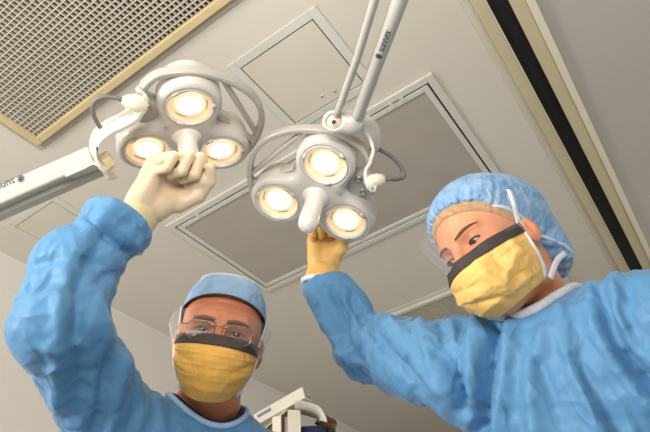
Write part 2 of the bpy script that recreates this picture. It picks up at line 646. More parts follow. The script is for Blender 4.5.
def crumple(V, F, excess=.08, iters=160, anchor=.03, kb=.35, lim=(.02, .03), seed=1, amp=.006, k=70, axis=None, pin=None, grav=0., tang=.06):
    """let a cloth whose edges are too long buckle into folds near its first shape"""
    n = len(V)
    E, D = edges_of(F)
    A = np.concatenate([E, D])
    L = np.linalg.norm(V[A[:, 0]] - V[A[:, 1]], axis=1)
    ex = excess if np.isscalar(excess) else (excess[A[:, 0]] + excess[A[:, 1]]) / 2
    rest = L * (1 + ex)
    val = np.bincount(A.ravel(), minlength=n) + 1e-9
    vE = np.bincount(E.ravel(), minlength=n) + 1e-9
    N = vnormals(V, F)
    p = V + N * (wavy(V, k, seed, 6, axis) * amp)[:, None]
    free = np.ones(n) if pin is None else 1 - pin
    w = .9
    for it in range(iters):
        d = p[A[:, 1]] - p[A[:, 0]]
        l = np.linalg.norm(d, axis=1) + 1e-12
        c = d * ((l - rest) / l)[:, None] * .5
        mv = np.stack([np.bincount(A[:, 0], c[:, q], n) - np.bincount(A[:, 1], c[:, q], n) for q in range(3)], 1)
        p = p + mv / val[:, None] * 2 * w * free[:, None]
        u = p - V
        us = np.stack([np.bincount(E[:, 0], u[E[:, 1], q], n) + np.bincount(E[:, 1], u[E[:, 0], q], n) for q in range(3)], 1) / vE[:, None]
        u = u * (1 - kb) + us * kb
        dn = (u * N).sum(1)
        ut = u - N * dn[:, None]
        u = N * (dn * (1 - anchor))[:, None] + ut * (1 - tang)
        dn = dn * (1 - anchor)
        u += N * (np.clip(dn, -lim[0], lim[1]) - dn)[:, None]
        u[:, 2] -= grav
        if pin is not None:
            u *= free[:, None]
        p = V + u
    return p


# ------------------------------------------------------------------ the room
X0, X1, Y0, Y1 = -2.2, 5.6, -2.8, 2.15


def struct(name, lo, hi, mt):
    o = MB().aabox(lo, hi).build(name, mt, smooth=False)
    o['kind'] = 'structure'
    return o


struct('floor', (X0 - .1, Y0 - .1, -.08), (X1 + .1, Y1 + .1, 0), M['floor'])
struct('ceiling', (X0 - .1, Y0 - .1, CEIL), (X1 + .1, Y1 + .1, CEIL + .1), M['ceiling'])
struct('wall_left', (X0, Y1, 0), (X1, Y1 + .1, CEIL), M['wall'])
struct('wall_right', (X0, Y0 - .1, 0), (X1, Y0, CEIL), M['wall'])
struct('wall_far', (X1, Y0 - .1, 0), (X1 + .1, Y1 + .1, CEIL), M['wall'])
struct('wall_back', (X0 - .1, Y0 - .1, 0), (X0, Y1 + .1, CEIL), M['wall'])


def frame_ring(mb, x0, x1, y0, y1, w, z0, z1, mi=0):
    mb.aabox((x0, y0, z0), (x1, y0 + w, z1), mi)
    mb.aabox((x0, y1 - w, z0), (x1, y1, z1), mi)
    mb.aabox((x0, y0 + w, z0), (x0 + w, y1 - w, z1), mi)
    mb.aabox((x1 - w, y0 + w, z0), (x1, y1 - w, z1), mi)


# unlit troffer light
t = tag(empty('ceiling_light', (1.475, .89, CEIL)), 'large unlit grey rectangular light panel with white frame in the ceiling', 'ceiling light')
x0, x1, y0, y1 = 1.157, 1.792, .285, 1.5
mb = MB()
frame_ring(mb, x0, x1, y0, y1, .026, CEIL - .012, CEIL)
mb.build('outer_frame', M['frame'], t, smooth=False, bevel=.002)
mb = MB()
frame_ring(mb, x0 + .026, x1 - .026, y0 + .026, y1 - .026, .007, CEIL - .004, CEIL)
mb.build('shadow_gap', M['gap'], t, smooth=False)
mb = MB()
frame_ring(mb, x0 + .033, x1 - .033, y0 + .033, y1 - .033, .020, CEIL - .011, CEIL)
mb.build('inner_frame', M['frame'], t, smooth=False, bevel=.002)
for yy in (y0 + .12, y0 + .16, y1 - .16):
    MB().aabox((x0 + .018, yy, CEIL - .014), (x0 + .044, yy + .014, CEIL - .004)).build('latch', M['frame'], t, smooth=False, bevel=.001)
MB().aabox((x0 + .053, y0 + .053, CEIL - .006), (x1 - .053, y1 - .053, CEIL - .001)).build('diffuser', M['lens'], t, smooth=False)


def hatch(x0, x1, y0, y1, label, dots, gap):
    t = tag(empty('ceiling_hatch', ((x0 + x1) / 2, (y0 + y1) / 2, CEIL)), label, 'hatch', 'access hatches in the ceiling')
    mb = MB()
    frame_ring(mb, x0, x1, y0, y1, .03, CEIL - .004, CEIL)
    mb.build('frame', M['frame'], t, smooth=False, bevel=.0015)
    mb = MB()
    frame_ring(mb, x0 + .03, x1 - .03, y0 + .03, y1 - .03, .0035, CEIL - .0012, CEIL)
    mb.build('shadow_gap', gap, t, smooth=False)
    MB().aabox((x0 + .0335, y0 + .0335, CEIL - .003), (x1 - .0335, y1 - .0335, CEIL)).build('cover_panel', M['panel'], t, smooth=False)
    for q in dots:
        mb = MB()
        mb.lathe([(0, .002), (.005, .0015), (.005, 0)], (q[0], q[1], CEIL - .003), (0, 0, -1), 12)
        mb.build('screw', M['steel'], t)


hatch(.745, 1.09, .449, .79, 'square flush hatch beside the arms of the right lamp', [(1.02, .62), (1.03, .575)], M['gap'])
hatch(.76, 1.12, 1.69, 1.99, 'faint flush hatch behind the left lamp arm and sleeve', [], M['trimgrey'])


def eggcrate(x0, x1, y0, y1, label, frm, duct, trim, deep=.014, pitch=.0166):
    t = tag(empty('air_grille', ((x0 + x1) / 2, (y0 + y1) / 2, CEIL)), label, 'air grille', 'egg-crate grilles in the ceiling')
    mb = MB()
    frame_ring(mb, x0, x1, y0, y1, .028, CEIL - .020, CEIL)
    mb.build('frame', frm, t, smooth=False, bevel=.004)
    mb = MB()
    frame_ring(mb, x0 - .022, x1 + .022, y0 - .022, y1 + .022, .022, CEIL - .005, CEIL)
    mb.build('ceiling_trim', trim, t, smooth=False, bevel=.002)
    mb = MB()
    a, b, c, d = x0 + .028, x1 - .028, y0 + .028, y1 - .028
    for i in range(int((b - a) / pitch) + 1):
        mb.aabox((a + i * pitch - .0011, c, CEIL - .016), (a + i * pitch + .0011, d, CEIL - .016 + deep))
    for i in range(int((d - c) / pitch) + 1):
        mb.aabox((a, c + i * pitch - .0011, CEIL - .0162), (b, c + i * pitch + .0011, CEIL - .0162 + deep))
    mb.build('lattice', M['blade'], t, smooth=False)
    MB().aabox((a, c, CEIL - .002), (b, d, CEIL)).build('duct_back', duct, t, smooth=False)


eggcrate(-.05, .585, .27, 1.506, 'cream framed egg-crate grille in the ceiling above the left lamp', M['beige'], M['duct'], M['trimgrey'])
eggcrate(2.36, 3.0, .30, 1.30, 'pale egg-crate grille in the ceiling between the masked woman and her raised sleeve', M['frame'], M['ductpale'], M['panel'])

# ceiling track with black slot
t = tag(empty('ceiling_track', (2.4, 0, CEIL)), 'long cream ceiling track with a black slot along the right', 'ceiling track')
xa, xb = -1.6, 5.5
MB().aabox((xa, .044, CEIL - .022), (xb, .080, CEIL)).build('near_flange', M['rail'], t, smooth=False, bevel=.003)
MB().aabox((xa, .080, CEIL - .004), (xb, .106, CEIL)).build('outer_lip', M['panel'], t, smooth=False, bevel=.002)
MB().aabox((xa, .041, CEIL - .026), (xb, .0445, CEIL)).build('slot_edge', M['raillip'], t, smooth=False)
MB().aabox((xa, -.011, CEIL - .004), (xb, .041, CEIL)).build('slot', M['black'], t, smooth=False)
mb = MB()
for yy in (.004, .024):
    mb.aabox((xa, yy - .002, CEIL - .010), (xb, yy + .002, CEIL - .004))
mb.build('slot_rib', M['black'], t, smooth=False)
MB().aabox((xa, -.052, CEIL - .022), (xb, -.011, CEIL)).build('far_flange', M['rail'], t, smooth=False, bevel=.003)
MB().aabox((xa, -.075, CEIL - .030), (xb, -.052, CEIL)).build('white_lip', M['raillip'], t, smooth=False, bevel=.004)
# glossy lower ceiling panel right of the track
g = MB().aabox((xa, -1.6, CEIL - .006), (xb, -.0755, CEIL)).build('ceiling_panel', M['gloss'], smooth=False)
g['kind'] = 'structure'

# ------------------------------------------------------------------ operating lamps
def lamp(label, lens, arm_fn, handle_dir=None):
    q = [P(*l) for l in lens]
    c = (q[0] + q[1] + q[2]) / 3
    ez = nrm(np.cross(q[1] - q[0], q[2] - q[0]))
    if ez[2] > 0:
        ez = -ez
    ex = nrm(q[0] - c - ez * ((q[0] - c) @ ez))
    ey = np.cross(ez, ex)
    if (q[1] - c) @ ey < 0:
        ey = -ey                          # lobe 1 (the bracket side) always at +120 degrees
    R = np.array([ex, ey, ez])
    RAD = np.linalg.norm(q[0] - c)

    def L(deg, r, z):
        a = math.radians(deg)
        return c + (math.cos(a) * ex + math.sin(a) * ey) * r + ez * z
    root = tag(empty('surgical_lamp', c), label, 'lamp', 'three-bulb operating lamps above the camera')
    lobes = [np.array([math.cos(math.radians(a)), math.sin(math.radians(a))]) * RAD for a in (0, 120, -120)]

    def fl(p):                             # housing, in lamp coordinates
        d2 = np.linalg.norm(p[:, :2], axis=1) - .058
        for l in lobes:
            d2 = sm(d2, np.linalg.norm(p[:, :2] - l, axis=1) - .0605, .035)
        z = p[:, 2]
        taper = np.clip((-.045 - z) / .05, 0, 1) * .012
        rr = .013
        a = d2 + taper + rr
        b = np.abs(z + .036) - .040 + rr
        d = np.sqrt(np.maximum(a, 0) ** 2 + np.maximum(b, 0) ** 2) + np.minimum(np.maximum(a, b), 0) - rr
        for l in lobes:                    # recess for each bulb
            rc = np.maximum(np.linalg.norm(p[:, :2] - l, axis=1) - .047, -(z + .016))
            d = smx(d, -rc, .003)
        return d
    g = np.arange(-.16, .16, .0032)
    V, F = nets(fl, g, g, np.arange(-.09, .02, .0032))
    W = c + V @ R
    if np.linalg.det(R) < 0:
        F = F[:, ::-1]
    obj('housing', W, F, M['white'], root)
    for l in lobes:
        lc = c + l[0] * ex + l[1] * ey
        mb = MB()
        mb.lathe([(.0475, -.012), (.0475, .003), (.0455, .0048), (.0425, .003), (.0415, -.004)], lc, ez, 40)
        for k in range(3):                 # bayonet notches
            a = math.radians(40 + 120 * k)
            mb.box(lc + (math.cos(a) * ex + math.sin(a) * ey) * .044 + ez * .004, (math.cos(a) * ex + math.sin(a) * ey, -math.sin(a) * ex + math.cos(a) * ey, ez), (.003, .007, .0018))
        bz = mb.build('bezel', M['white'], root)
        mb = MB()
        mb.lathe([(.0418, -.003), (.039, -.0065), (.034, -.007), (.030, -.0085), (.0275, -.010)], lc, ez, 40)
        mb.build('diffuser_ring', M['glow'], bz)
        for k in range(3):
            mb = MB()
            a0 = math.radians(10 + 120 * k)
            pts = [lc + (math.cos(a0 + t) * ex + math.sin(a0 + t) * ey) * .0325 - ez * .0068 for t in np.linspace(0, .75, 8)]
            mb.ribbon(pts, ez, .001, .0022)
            mb.build('slot', M['beige'], bz)
        mb = MB()
        mb.lathe([(.0275, -.010), (.0265, -.004), (.024, -.002), (.020, -.006), (.014, -.011)], lc, ez, 36)
        rf = mb.build('reflector', M['bulbrim'], bz)
        mb = MB()
        mb.lathe([(.0195, -.0085), (.019, -.004), (.016, .000), (.010, .003), (0, .004)], lc, ez, 32)
        mb.build('bulb', M['bulb'], bz)
    # grip in the centre
    hd = ez if handle_dir is None else nrm(handle_dir)
    mb = MB()
    mb.lathe([(.030, -.004), (.030, .004), (.023, .008), (.0195, .014), (.019, .055), (.020, .076), (.019, .087), (.015, .095), (.008, .099), (0, .100)], c, hd, 32)
    mb.build('handle', M['handle'], root)
    mb = MB()
    k = L(52, .052, .0045)
    mb.box(k, (ex, ey, ez), (.0055, .0045, .0006))
    mb.build('indicator', M['silver'], root, smooth=False)
    # guard ring: flat bar round the back
    angs = np.linspace(50, -150, 60)
    pts = []
    wid = []
    for a in angs:
        r = .147 + .008 * math.exp(-((a + 62) / 28) ** 2)
        if a > 20:
            r = .147 - .030 * ((a - 20) / 30) ** 1.5
        if a < -125:
            r = .147 - .028 * ((-125 - a) / 25) ** 1.5
        pts.append(L(a, r, -.027))
        wid.append(.011 + .008 * max(0, (a - 25) / 37))
    mb = MB()
    mb.tube(pts, wid, 14, flat=.42, fdir=None) if False else mb.ribbon(pts, [ez] * len(pts), [w * 1.9 for w in wid], .011)
    ring = mb.build('guard_ring', M['silver'], root, bevel=.003)
    for a, b in (((-24, .143), (-96, .149)), ((-60, .070), (-104, .146))):
        p0, p1 = L(a[0], a[1], -.03), L(b[0], b[1], -.03)
        mb = MB()
        mb.ribbon(np.linspace(p0, p1, 6), ez, .018, .008)
        mb.build('strut', M['silver'], ring, bevel=.0025)
    # bracket between lobes 0 and 1
    rad = nrm(L(60, 1, 0) - c)
    tan = np.cross(ez, rad)
    mb = MB()
    mb.box(L(60, .088, -.034), (rad, tan, ez), (.030, .030, .016))
    br = mb.build('bracket', M['silver'], root, bevel=.006)
    for s in (-.015, .018):
        mb = MB()
        mb.lathe([(.0075, -.004), (.0075, .002), (.005, .0035), (.0045, .0015), (0, .0015)], L(60, .094, -.018) + tan * s, ez, 16)
        mb.build('bolt', M['steel'], br)
    arm_fn(root, L, c, ex, ey, ez, rad, tan)
    return root, c, L, ez


def arm_left(root, L, c, ex, ey, ez, rad, tan):
    # yoke: an S-shaped white strip
    d = 1.105
    path = [P(139, 91, d), P(145, 96, d), P(145, 107, d), P(139, 119, d + .005), P(127, 127, d + .01), P(113, 134, d + .015), P(102, 143, d + .02),
            P(98, 154, d + .025), P(101, 164, d + .02), P(107, 171, d + .015), P(112, 172, d + .015)]
    sp = spline(path, 8)
    back = nrm(P(127, 107, d + .05) - P(135, 119, d))
    n = len(sp)
    w = np.concatenate([np.linspace(.016, .05, 22), np.full(n - 44, .055), np.linspace(.055, .022, 22)])
    sp2 = sp + np.outer(w / 2, back)
    mb = MB()
    mb.ribbon(sp2, np.tile(back, (n, 1)), w, .0065)
    mb.build('yoke', M['white'], root, bevel=.002)
    mb = MB()
    k0 = P(136, 103, d + .012)
    kd = nrm(P(127, 101, d + .012) - k0)
    mb.lathe([(0, -.020), (.015, -.020), (.0165, -.004), (.0155, .006), (.011, .018), (.0065, .024), (0, .025)], k0, kd, 24)
    mb.build('pivot_knob', M['cream'], root)
    mb = MB()
    pv = P(129, 112, d + .03)
    mb.tube([P(140, 100, d + .012), L(60, .105, -.03)], .012, 14)
    mb.build('pivot_pin', M['silver'], root)
    mb = MB()
    mb.tube(spline([k0 + kd * .022, P(116, 98, d + .012), P(104, 97, d + .02), P(95, 102, d + .03), P(93, 112, d + .04), P(98, 124, d + .05), P(106, 134, d + .06)], 8), .0042, 10)
    mb.build('cable', M['cable'], root)
    mb = MB()
    mb.box(P(107, 160, d + .035), (nrm(P(112, 165, d) - P(104, 154, d)), back, nrm(np.cross(P(112, 165, d) - P(104, 154, d), back))), (.009, .014, .009))
    mb.build('joint_block', M['beige'], root, bevel=.003)
    # horizontal arm to the wall
    a0, a1 = P(97, 158, 1.20), P(-300, 333, 1.68)
    dr = nrm(a1 - a0)
    t = (Y1 - .05 - a0[1]) / dr[1]
    end = a0 + dr * t
    v = P(60, 176, 1.24) - CAM
    up = nrm(P(50, 160, 1.25) - P(50, 182, 1.25))
    up = nrm(up - dr * (up @ dr))
    sd = np.cross(dr, up)
    mid = (a0 + end) / 2
    hl = np.linalg.norm(end - a0) / 2
    mb = MB()
    ax = (dr, nrm(up + .15 * sd), nrm(np.cross(dr, nrm(up + .15 * sd))))
    mb.box(mid + ax[1] * .004, ax, (hl, .0185, .021))
    ar = mb.build('support_arm', M['armgrey'], root, bevel=.005)
    mb = MB()
    front = ax[2] if ax[2] @ (CAM - mid) > 0 else -ax[2]
    mb.box(mid - ax[1] * .016 - front * .022, ax, (hl, .010, .018))
    mb.build('arm_channel', M['silver'], ar, bevel=.003)
    mb = MB()
    mb.lathe([(0, -.03), (.05, -.03), (.05, .02), (.045, .024), (.03, .03)], end + np.array([0, .0495, 0]) * 0 + np.array([0, .02, 0]), (0, 1, 0), 28)
    mb.build('wall_mount', M['white'], ar)
    # curl from arm into the yoke
    mb = MB()
    cp = spline([P(70, 169, 1.215), P(88, 161, 1.195), P(97, 158, 1.182), P(104, 163, 1.175), P(109, 171, 1.172)], 8)
    mb.ribbon(cp - up * .016, np.tile(front, (len(cp), 1)), .05, .006)
    mb.build('arm_curl', M['white'], ar, bevel=.002)
    # lettering: upside down from the camera, reading away from the lamp
    f = front
    pos = P(13.5, 177.5, 1.0)
    ray = nrm(pos - CAM)
    plane = mid + ax[1] * .004 + front * .0218
    s = ((plane - CAM) @ front) / (ray @ front)
    pos = CAM + ray * s
    rt = nrm(dr)
    uu = -nrm(ax[1]) if np.cross(rt, -ax[1]) @ front > 0 else nrm(ax[1])
    V, F = text_mesh('sunnex', pos, rt, uu, .021)
    obj('lettering', V, F, M['ink'], ar, smooth=False)
    pos2 = pos - rt * .012 + uu * .0075
    mb = MB()
    for k in range(4):
        a = k * PI / 4
        mb.box(pos2 , (math.cos(a) * rt + math.sin(a) * uu, -math.sin(a) * rt + math.cos(a) * uu, front), (.0075, .0012, .0004))
    mb.build('star_mark', M['ink'], ar, smooth=False)


def arm_right(root, L, c, ex, ey, ez, rad, tan):
    d = 1.105
    path = [P(348, 127, d - .01), P(357, 128, d), P(366, 133, d), P(371, 142, d), P(372, 154, d), P(369, 165, d), P(366, 175, d), P(368, 186, d), P(373, 191, d), P(375, 186, d)]
    sp = spline(path, 8)
    back = nrm(P(372, 112, d + .05) - P(364, 128, d))
    n = len(sp)
    w = np.concatenate([np.full(n - 46, .048), np.linspace(.048, .016, 46)])
    mb = MB()
    mb.ribbon(sp + np.outer(w / 2, back), np.tile(back, (n, 1)), w, .0065)
    mb.build('yoke', M['white'], root, bevel=.002)
    mb = MB()
    k0 = P(375, 181, d + .01)
    kd = nrm(P(384, 179, d + .014) - k0)
    mb.lathe([(0, -.018), (.013, -.018), (.0145, -.004), (.0135, .006), (.010, .016), (.006, .02), (0, .021)], k0, kd, 24)
    mb.build('pivot_knob', M['cream'], root)
    mb = MB()
    mb.tube([P(371, 181, d + .012), L(60, .100, -.03)], .008, 14)
    mb.build('pivot_pin', M['silver'], root)
    mb = MB()
    mb.tube(spline([k0 + kd * .018, P(389, 179, d + .012), P(398, 179, d + .02), P(404, 176, d + .03), P(401, 167, d + .04), P(392, 157, d + .05), P(380, 150, d + .06), P(370, 148, d + .06)], 8), .0042, 10)
    mb.build('cable', M['cable'], root)
    # cup holding the two arms
    top = P(341, 122, 1.165)
    u = nrm(P(341, 112, 1.165) - P(341, 126, 1.165))
    r = nrm(P(352, 121, 1.165) - P(330, 121, 1.165))
    f = nrm(np.cross(r, u))
    C0 = P(341, 123, 1.085)
    toc = nrm(CAM - C0)
    rr_ = nrm(r - toc * (r @ toc))
    uu_ = np.cross(toc, rr_)
    B = np.array([rr_, uu_, toc])

    def cupf(q):
        d_ = cap(q, (-.013, .001, 0), (.020, -.002, -.004), .0225, .019, (0, 0, 1), .75)
        d_ = sm(d_, cap(q, (.020, .0, -.004), (.034, .018, -.006), .017, .013), .012)
        return smx(d_, -ell(q, (-.013, .003, .016), (.0165, .0150, .017)), .004)
    V, F = nets(cupf, np.arange(-.05, .065, .0022), np.arange(-.04, .05, .0022), np.arange(-.035, .035, .0022))
    obj('arm_cup', C0 + V @ B, F, M['white'], root)
    p_end = P(436, -120, .84)
    mb = MB()
    mb.tube([P(356, 121, 1.088), P(359, 112, 1.07), P(377, 62, .98), P(402, -6, .87), p_end], [.0105, .0118, .0118, .0118, .0118], 20)
    ar = mb.build('support_arm', M['armgrey'], root)
    mb = MB()
    mb.tube([P(334, 121, 1.088), P(340, 106, 1.06), P(358, 56, .97), P(376, -4, .875), P(404, -110, .80)], .0066, 14)
    mb.build('balance_rod', M['armgrey'], root)
    mb = MB()
    mb.lathe([(.004, .008), (.012, .004), (.014, -.002), (0, -.004)], P(334, 122, 1.080), toc, 18)
    mb.build('rod_socket', M['cream'], root)
    # post up to the ceiling, out of frame
    mb = MB()
    mb.box((p_end + P(404, -110, .80)) / 2, np.eye(3), (.035, .03, .03))
    mb.tube([p_end, (p_end[0], p_end[1], CEIL)], .025, 20)
    mb.lathe([(.09, 0), (.09, -.03), (.03, -.05)], (p_end[0], p_end[1], CEIL), (0, 0, 1), 28)
    mb.build('ceiling_post', M['white'], ar)
    # lettering on the arm
    pa, pb = P(381, 60, .985), P(400, 8, .87)
    rt = nrm(pb - pa)
    ctr = (pa + pb) / 2
    A0, B0 = P(377, 62, .98), P(402, -6, .87)
    ax0 = nrm(B0 - A0)
    toc = nrm(CAM - ctr)
    toc = nrm(toc - ax0 * (toc @ ax0))
    org = A0 + ax0 * .040
    uu = nrm(np.cross(toc, ax0))
    V, F = text_mesh('sunnex', org + toc * .0118 - uu * .0045, ax0, uu, .0170)
    obj('lettering', V, F, M['ink'], ar, smooth=False)
    mb = MB()
    for k in range(4):
        a = k * PI / 4
        mb.box(org + toc * .0118 - ax0 * .012, (math.cos(a) * ax0 + math.sin(a) * uu, -math.sin(a) * ax0 + math.cos(a) * uu, toc), (.006, .001, .0004))
    mb.build('star_mark', M['ink'], ar, smooth=False)


LA = lamp('white three-bulb lamp on the left, its handle gripped by the cream-gloved hand', [(190, 107, 1.1286), (148, 151, 1.2144), (221, 152, 1.2291)], arm_left)
LB = lamp('white three-bulb lamp in the centre with its handle free and a yellow glove behind it', [(325, 165, 1.1437), (346, 222, 1.2283), (278, 202, 1.231)], arm_right)

# ------------------------------------------------------------------ people
UPZ = np.array([0, 0, 1.])


def head_frame(C, az, pitch, roll=0):
    """columns: viewer-right, up, face-forward. az = heading of the face, pitch>0 looks down"""
    a, p = math.radians(az), math.radians(pitch)
    F = np.array([math.cos(a) * math.cos(p), math.sin(a) * math.cos(p), -math.sin(p)])
    R = nrm(np.cross(UPZ, F))
    U = np.cross(F, R)
    if roll:
        r = math.radians(roll)
        R, U = R * math.cos(r) + U * math.sin(r), U * math.cos(r) - R * math.sin(r)
    return np.stack([R, U, F], 1)           # world = C + M @ local


EYEX, EYEY, EYEZ = .0315, .0, .0700


def head_local(q, fem):
    """distance to the head; q in head coordinates"""
    x = np.abs(q[:, 0])
    s = np.stack([x, q[:, 1], q[:, 2]], 1)
    g = .94 if fem else 1.0
    d = ell(s, (0, .036, -.014), (.0775, .086, .099))
    d = sm(d, ell(s, (0, -.018, .020), (.0660, .088, .0735)), .02)
    d = sm(d, ell(s, (0, -.078, .036), (.049 * g, .040, .050)), .02)
    d = sm(d, np.linalg.norm(s - np.array([0, -.102, .064]), axis=1) - .018, .02)
    d = sm(d, ell(s, (.046, -.024, .058), (.020, .018, .018)), .016)
    d = sm(d, cap(s, (.010, .018, .084), (.040, .022, .070), .008 if fem else .0105), .012)
    # sockets
    d = smx(d, -ell(s, (EYEX - .001, -.001, .097), (.0205, .0125, .0165)), .012)
    # nose
    nb = cap(s, (0, .010, .0865), (0, -.038, .1085), .0068, .0105)
    d = sm(d, nb, .010)
    d = sm(d, np.linalg.norm(s - np.array([.0105, -.040, .096]), axis=1) - .0085, .006)
    # lids
    c = np.array([EYEX, EYEY, EYEZ])
    d = sm(d, np.linalg.norm(s - c, axis=1) - .0141, .004)
    oh = .0031 if not fem else .0036
    slit = ell(s, (EYEX, EYEY - (.0018 if fem else .0006), EYEZ + .012), (.0125, oh, .016))
    d = smx(d, -slit, .0012)
    # ears
    ey_, ez_, es = (-.027, -.002, .70) if fem else (-.008, -.014, 1.0)
    e = ell(s, (.0735 if fem else .079, ey_, ez_), (.0075, .032 * es, .019 * es),
            np.array([[.90, 0, .43], [.0, 1, 0], [-.43, 0, .90]]))
    e = smx(e, -ell(s, (.0835 if fem else .0895, ey_ + .005, ez_ + .008), (.008, .021 * es, .011 * es)), .004)
    d = sm(d, e, .006)
    if not fem:                             # worry lines on the brow
        w = np.clip(1 - np.abs(x) / .055, 0, 1) ** .5 * np.clip((q[:, 1] - .030) / .012, 0, 1) * np.clip((.085 - q[:, 1]) / .012, 0, 1) * (q[:, 2] > .03)
        d = d - .0015 * w * np.sin((q[:, 1] + .06 * x * x * 20 * .1) * 2 * PI / .0115)
    return d


def hand_local(q, grip=1.0):
    """fist: x along the hand, y palm side, z thumb side; wrist at the origin"""
    kn = [(.086, .029), (.090, .0095), (.086, -.0095), (.078, -.027)]
    d = cap(q, (-.035, 0, 0), (.012, .0, 0), .0275, .0285, (0, 1, 0), .74)
    for (kx, kz) in kn:
        d = sm(d, cap(q, (.012, .001, kz * .62), (kx, -.002, kz), .0150, .0122), .012)
    d = sm(d, cap(q, (.022, .012, .016), (.056, .020, .034), .017, .0135), .012)
    d = sm(d, cap(q, (.025, .006, -.018), (.060, .007, -.026), .013, .011), .012)
    fing = None
    for i, (kx, kz) in enumerate(kn):
        l = [(.044, .027, .021), (.047, .030, .022), (.044, .028, .021), (.036, .022, .018)][i]
        an = [math.radians(v * grip) for v in ((60, 158, 236), (64, 163, 241), (70, 168, 246), (76, 174, 252))[i]]
        p = np.array([kx, -.001, kz])
        r = [(.0108, .0096), (.0110, .0098), (.0105, .0092), (.0092, .0082)][i]
        f = None
        for j in range(3):
            n = p + l[j] * np.array([math.cos(an[j]), math.sin(an[j]), 0])
            c = cap(q, p, n, r[0] - .0012 * j, r[1] - .001 * j)
            f = c if f is None else sm(f, c, .003)
            p = n
        fing = f if fing is None else sm(fing, f, .0015)
    d = sm(d, fing, .005)
    t = cap(q, (.040, .022, .034), (.066, .038, .044), .0135, .0115)
    t = sm(t, cap(q, (.066, .038, .044), (.090, .052, .038), .0112, .0095), .003)
    t = sm(t, cap(q, (.090, .052, .038), (.106, .058, .022), .0096, .0078), .003)
    return sm(d, t, .005)


def hand(name, W, f, n, left, mt, parent, cuff=None, cuff_r=(.046, .036), cuff_l=.085, scale=1.0, grip=1.0, band=None, seed=3):
    """gloved fist; f = wrist to knuckles, n = out of the palm; left mirrors the thumb"""
    f = nrm(f)
    n = nrm(n - f * (np.asarray(n) @ f))
    s = np.cross(f, n) * (-1 if left else 1)
    R = np.stack([f, n, s]) * 1.0
    g = .0024
    fn = lambda q: hand_local(q, grip)
    V, F = nets(fn, np.arange(-.075, .150, g), np.arange(-.045, .105, g), np.arange(-.06, .085, g))
    V = V + vnormals(V, F if not left else F) * (wavy(V, 160, seed, 5) * .0005)[:, None]
    Wd = W + scale * (V @ R)
    if left:
        F = F[:, ::-1]
    o = obj(name, Wd, F, mt, parent)
    # rolled glove cuff over the sleeve
    fc = lambda q: sm(cap(q, (-cuff_l, 0, 0), (-.005, 0, 0), cuff_r[0], cuff_r[1] - .004, (0, 1, 0), .86),
                      cap(q, (-.005, 0, 0), (.012, 0, 0), cuff_r[1] - .004, .022, (0, 1, 0), .74), .01)
    V, F = nets(lambda q: smx(fc(q), -(q[:, 0] + cuff_l), .003), np.arange(-cuff_l - .02, .075, .004), np.arange(-.07, .07, .004), np.arange(-.07, .07, .004))
    V = crumple(V, F, .06, 70, .03, .3, (.004, .006), seed, .002, 90, None)
    V[:, 1:] *= (1 + .05 * np.exp(-((V[:, 0] + cuff_l - .004) / .004) ** 2))[:, None]
    Wd = W + scale * (V @ R)
    if left:
        F = F[:, ::-1]
    obj('glove_cuff', Wd, F, cuff or mt, o, sub=1)
    if band is not None:
        mb = MB()
        pts = [W + scale * (np.array([-cuff_l - .004, .86 * (cuff_r[0] + .001) * math.sin(t), (cuff_r[0] + .001) * math.cos(t)]) @ R) for t in np.linspace(0, 2 * PI, 40, endpoint=False)]
        mb.tube(pts, .006, 10, closed=True)
        mb.build('knit_band', band, o)
    return o


def lerp(a, b, t):
    return np.asarray(a) * (1 - t) + np.asarray(b) * t


def mask_pt(u, v, fem, out=0.):
    ph = u * math.radians(84)
    yt = (-.0165 if fem else -.012) + .004 * u * u
    yb = (-.118 + .016 * u * u) if fem else (-.124 + .034 * u * u)
    y = yt * (1 - v) + yb * v
    b = np.interp(v, [0, .12, .25, .45, .65, .85, 1], [.107, .115, .125, .130, .125, .108, .080]) + out
    a = np.interp(v, [0, .3, .6, .85, 1], [.077, .077, .072, .063, .050]) + out
    z0 = np.interp(v, [0, 1], [.012, .004])
    c = max(math.cos(ph), 0)
    x = a * math.sin(ph)
    if v < .3:                              # nose wire: tight over the bridge
        nar = (1 - v / .3)
        z = z0 + (b - z0) * c ** (1.0) - .010 * nar * (1 - abs(2 * min(abs(u), .5) * 1.0 - .5) * 2 if abs(u) < .5 else 0) * .6
    else:
        z = z0 + (b - z0) * c
    return np.array([x, y, z])


def mask_grid(fem, u0, u1, v0, v1, nu, nv, out):
    V = [mask_pt(u, v, fem, out) for v in np.linspace(v0, v1, nv) for u in np.linspace(u0, u1, nu)]
    F = [(j * nu + i, (j + 1) * nu + i, (j + 1) * nu + i + 1, j * nu + i + 1) for j in range(nv - 1) for i in range(nu - 1)]
    return np.array(V), np.array(F)


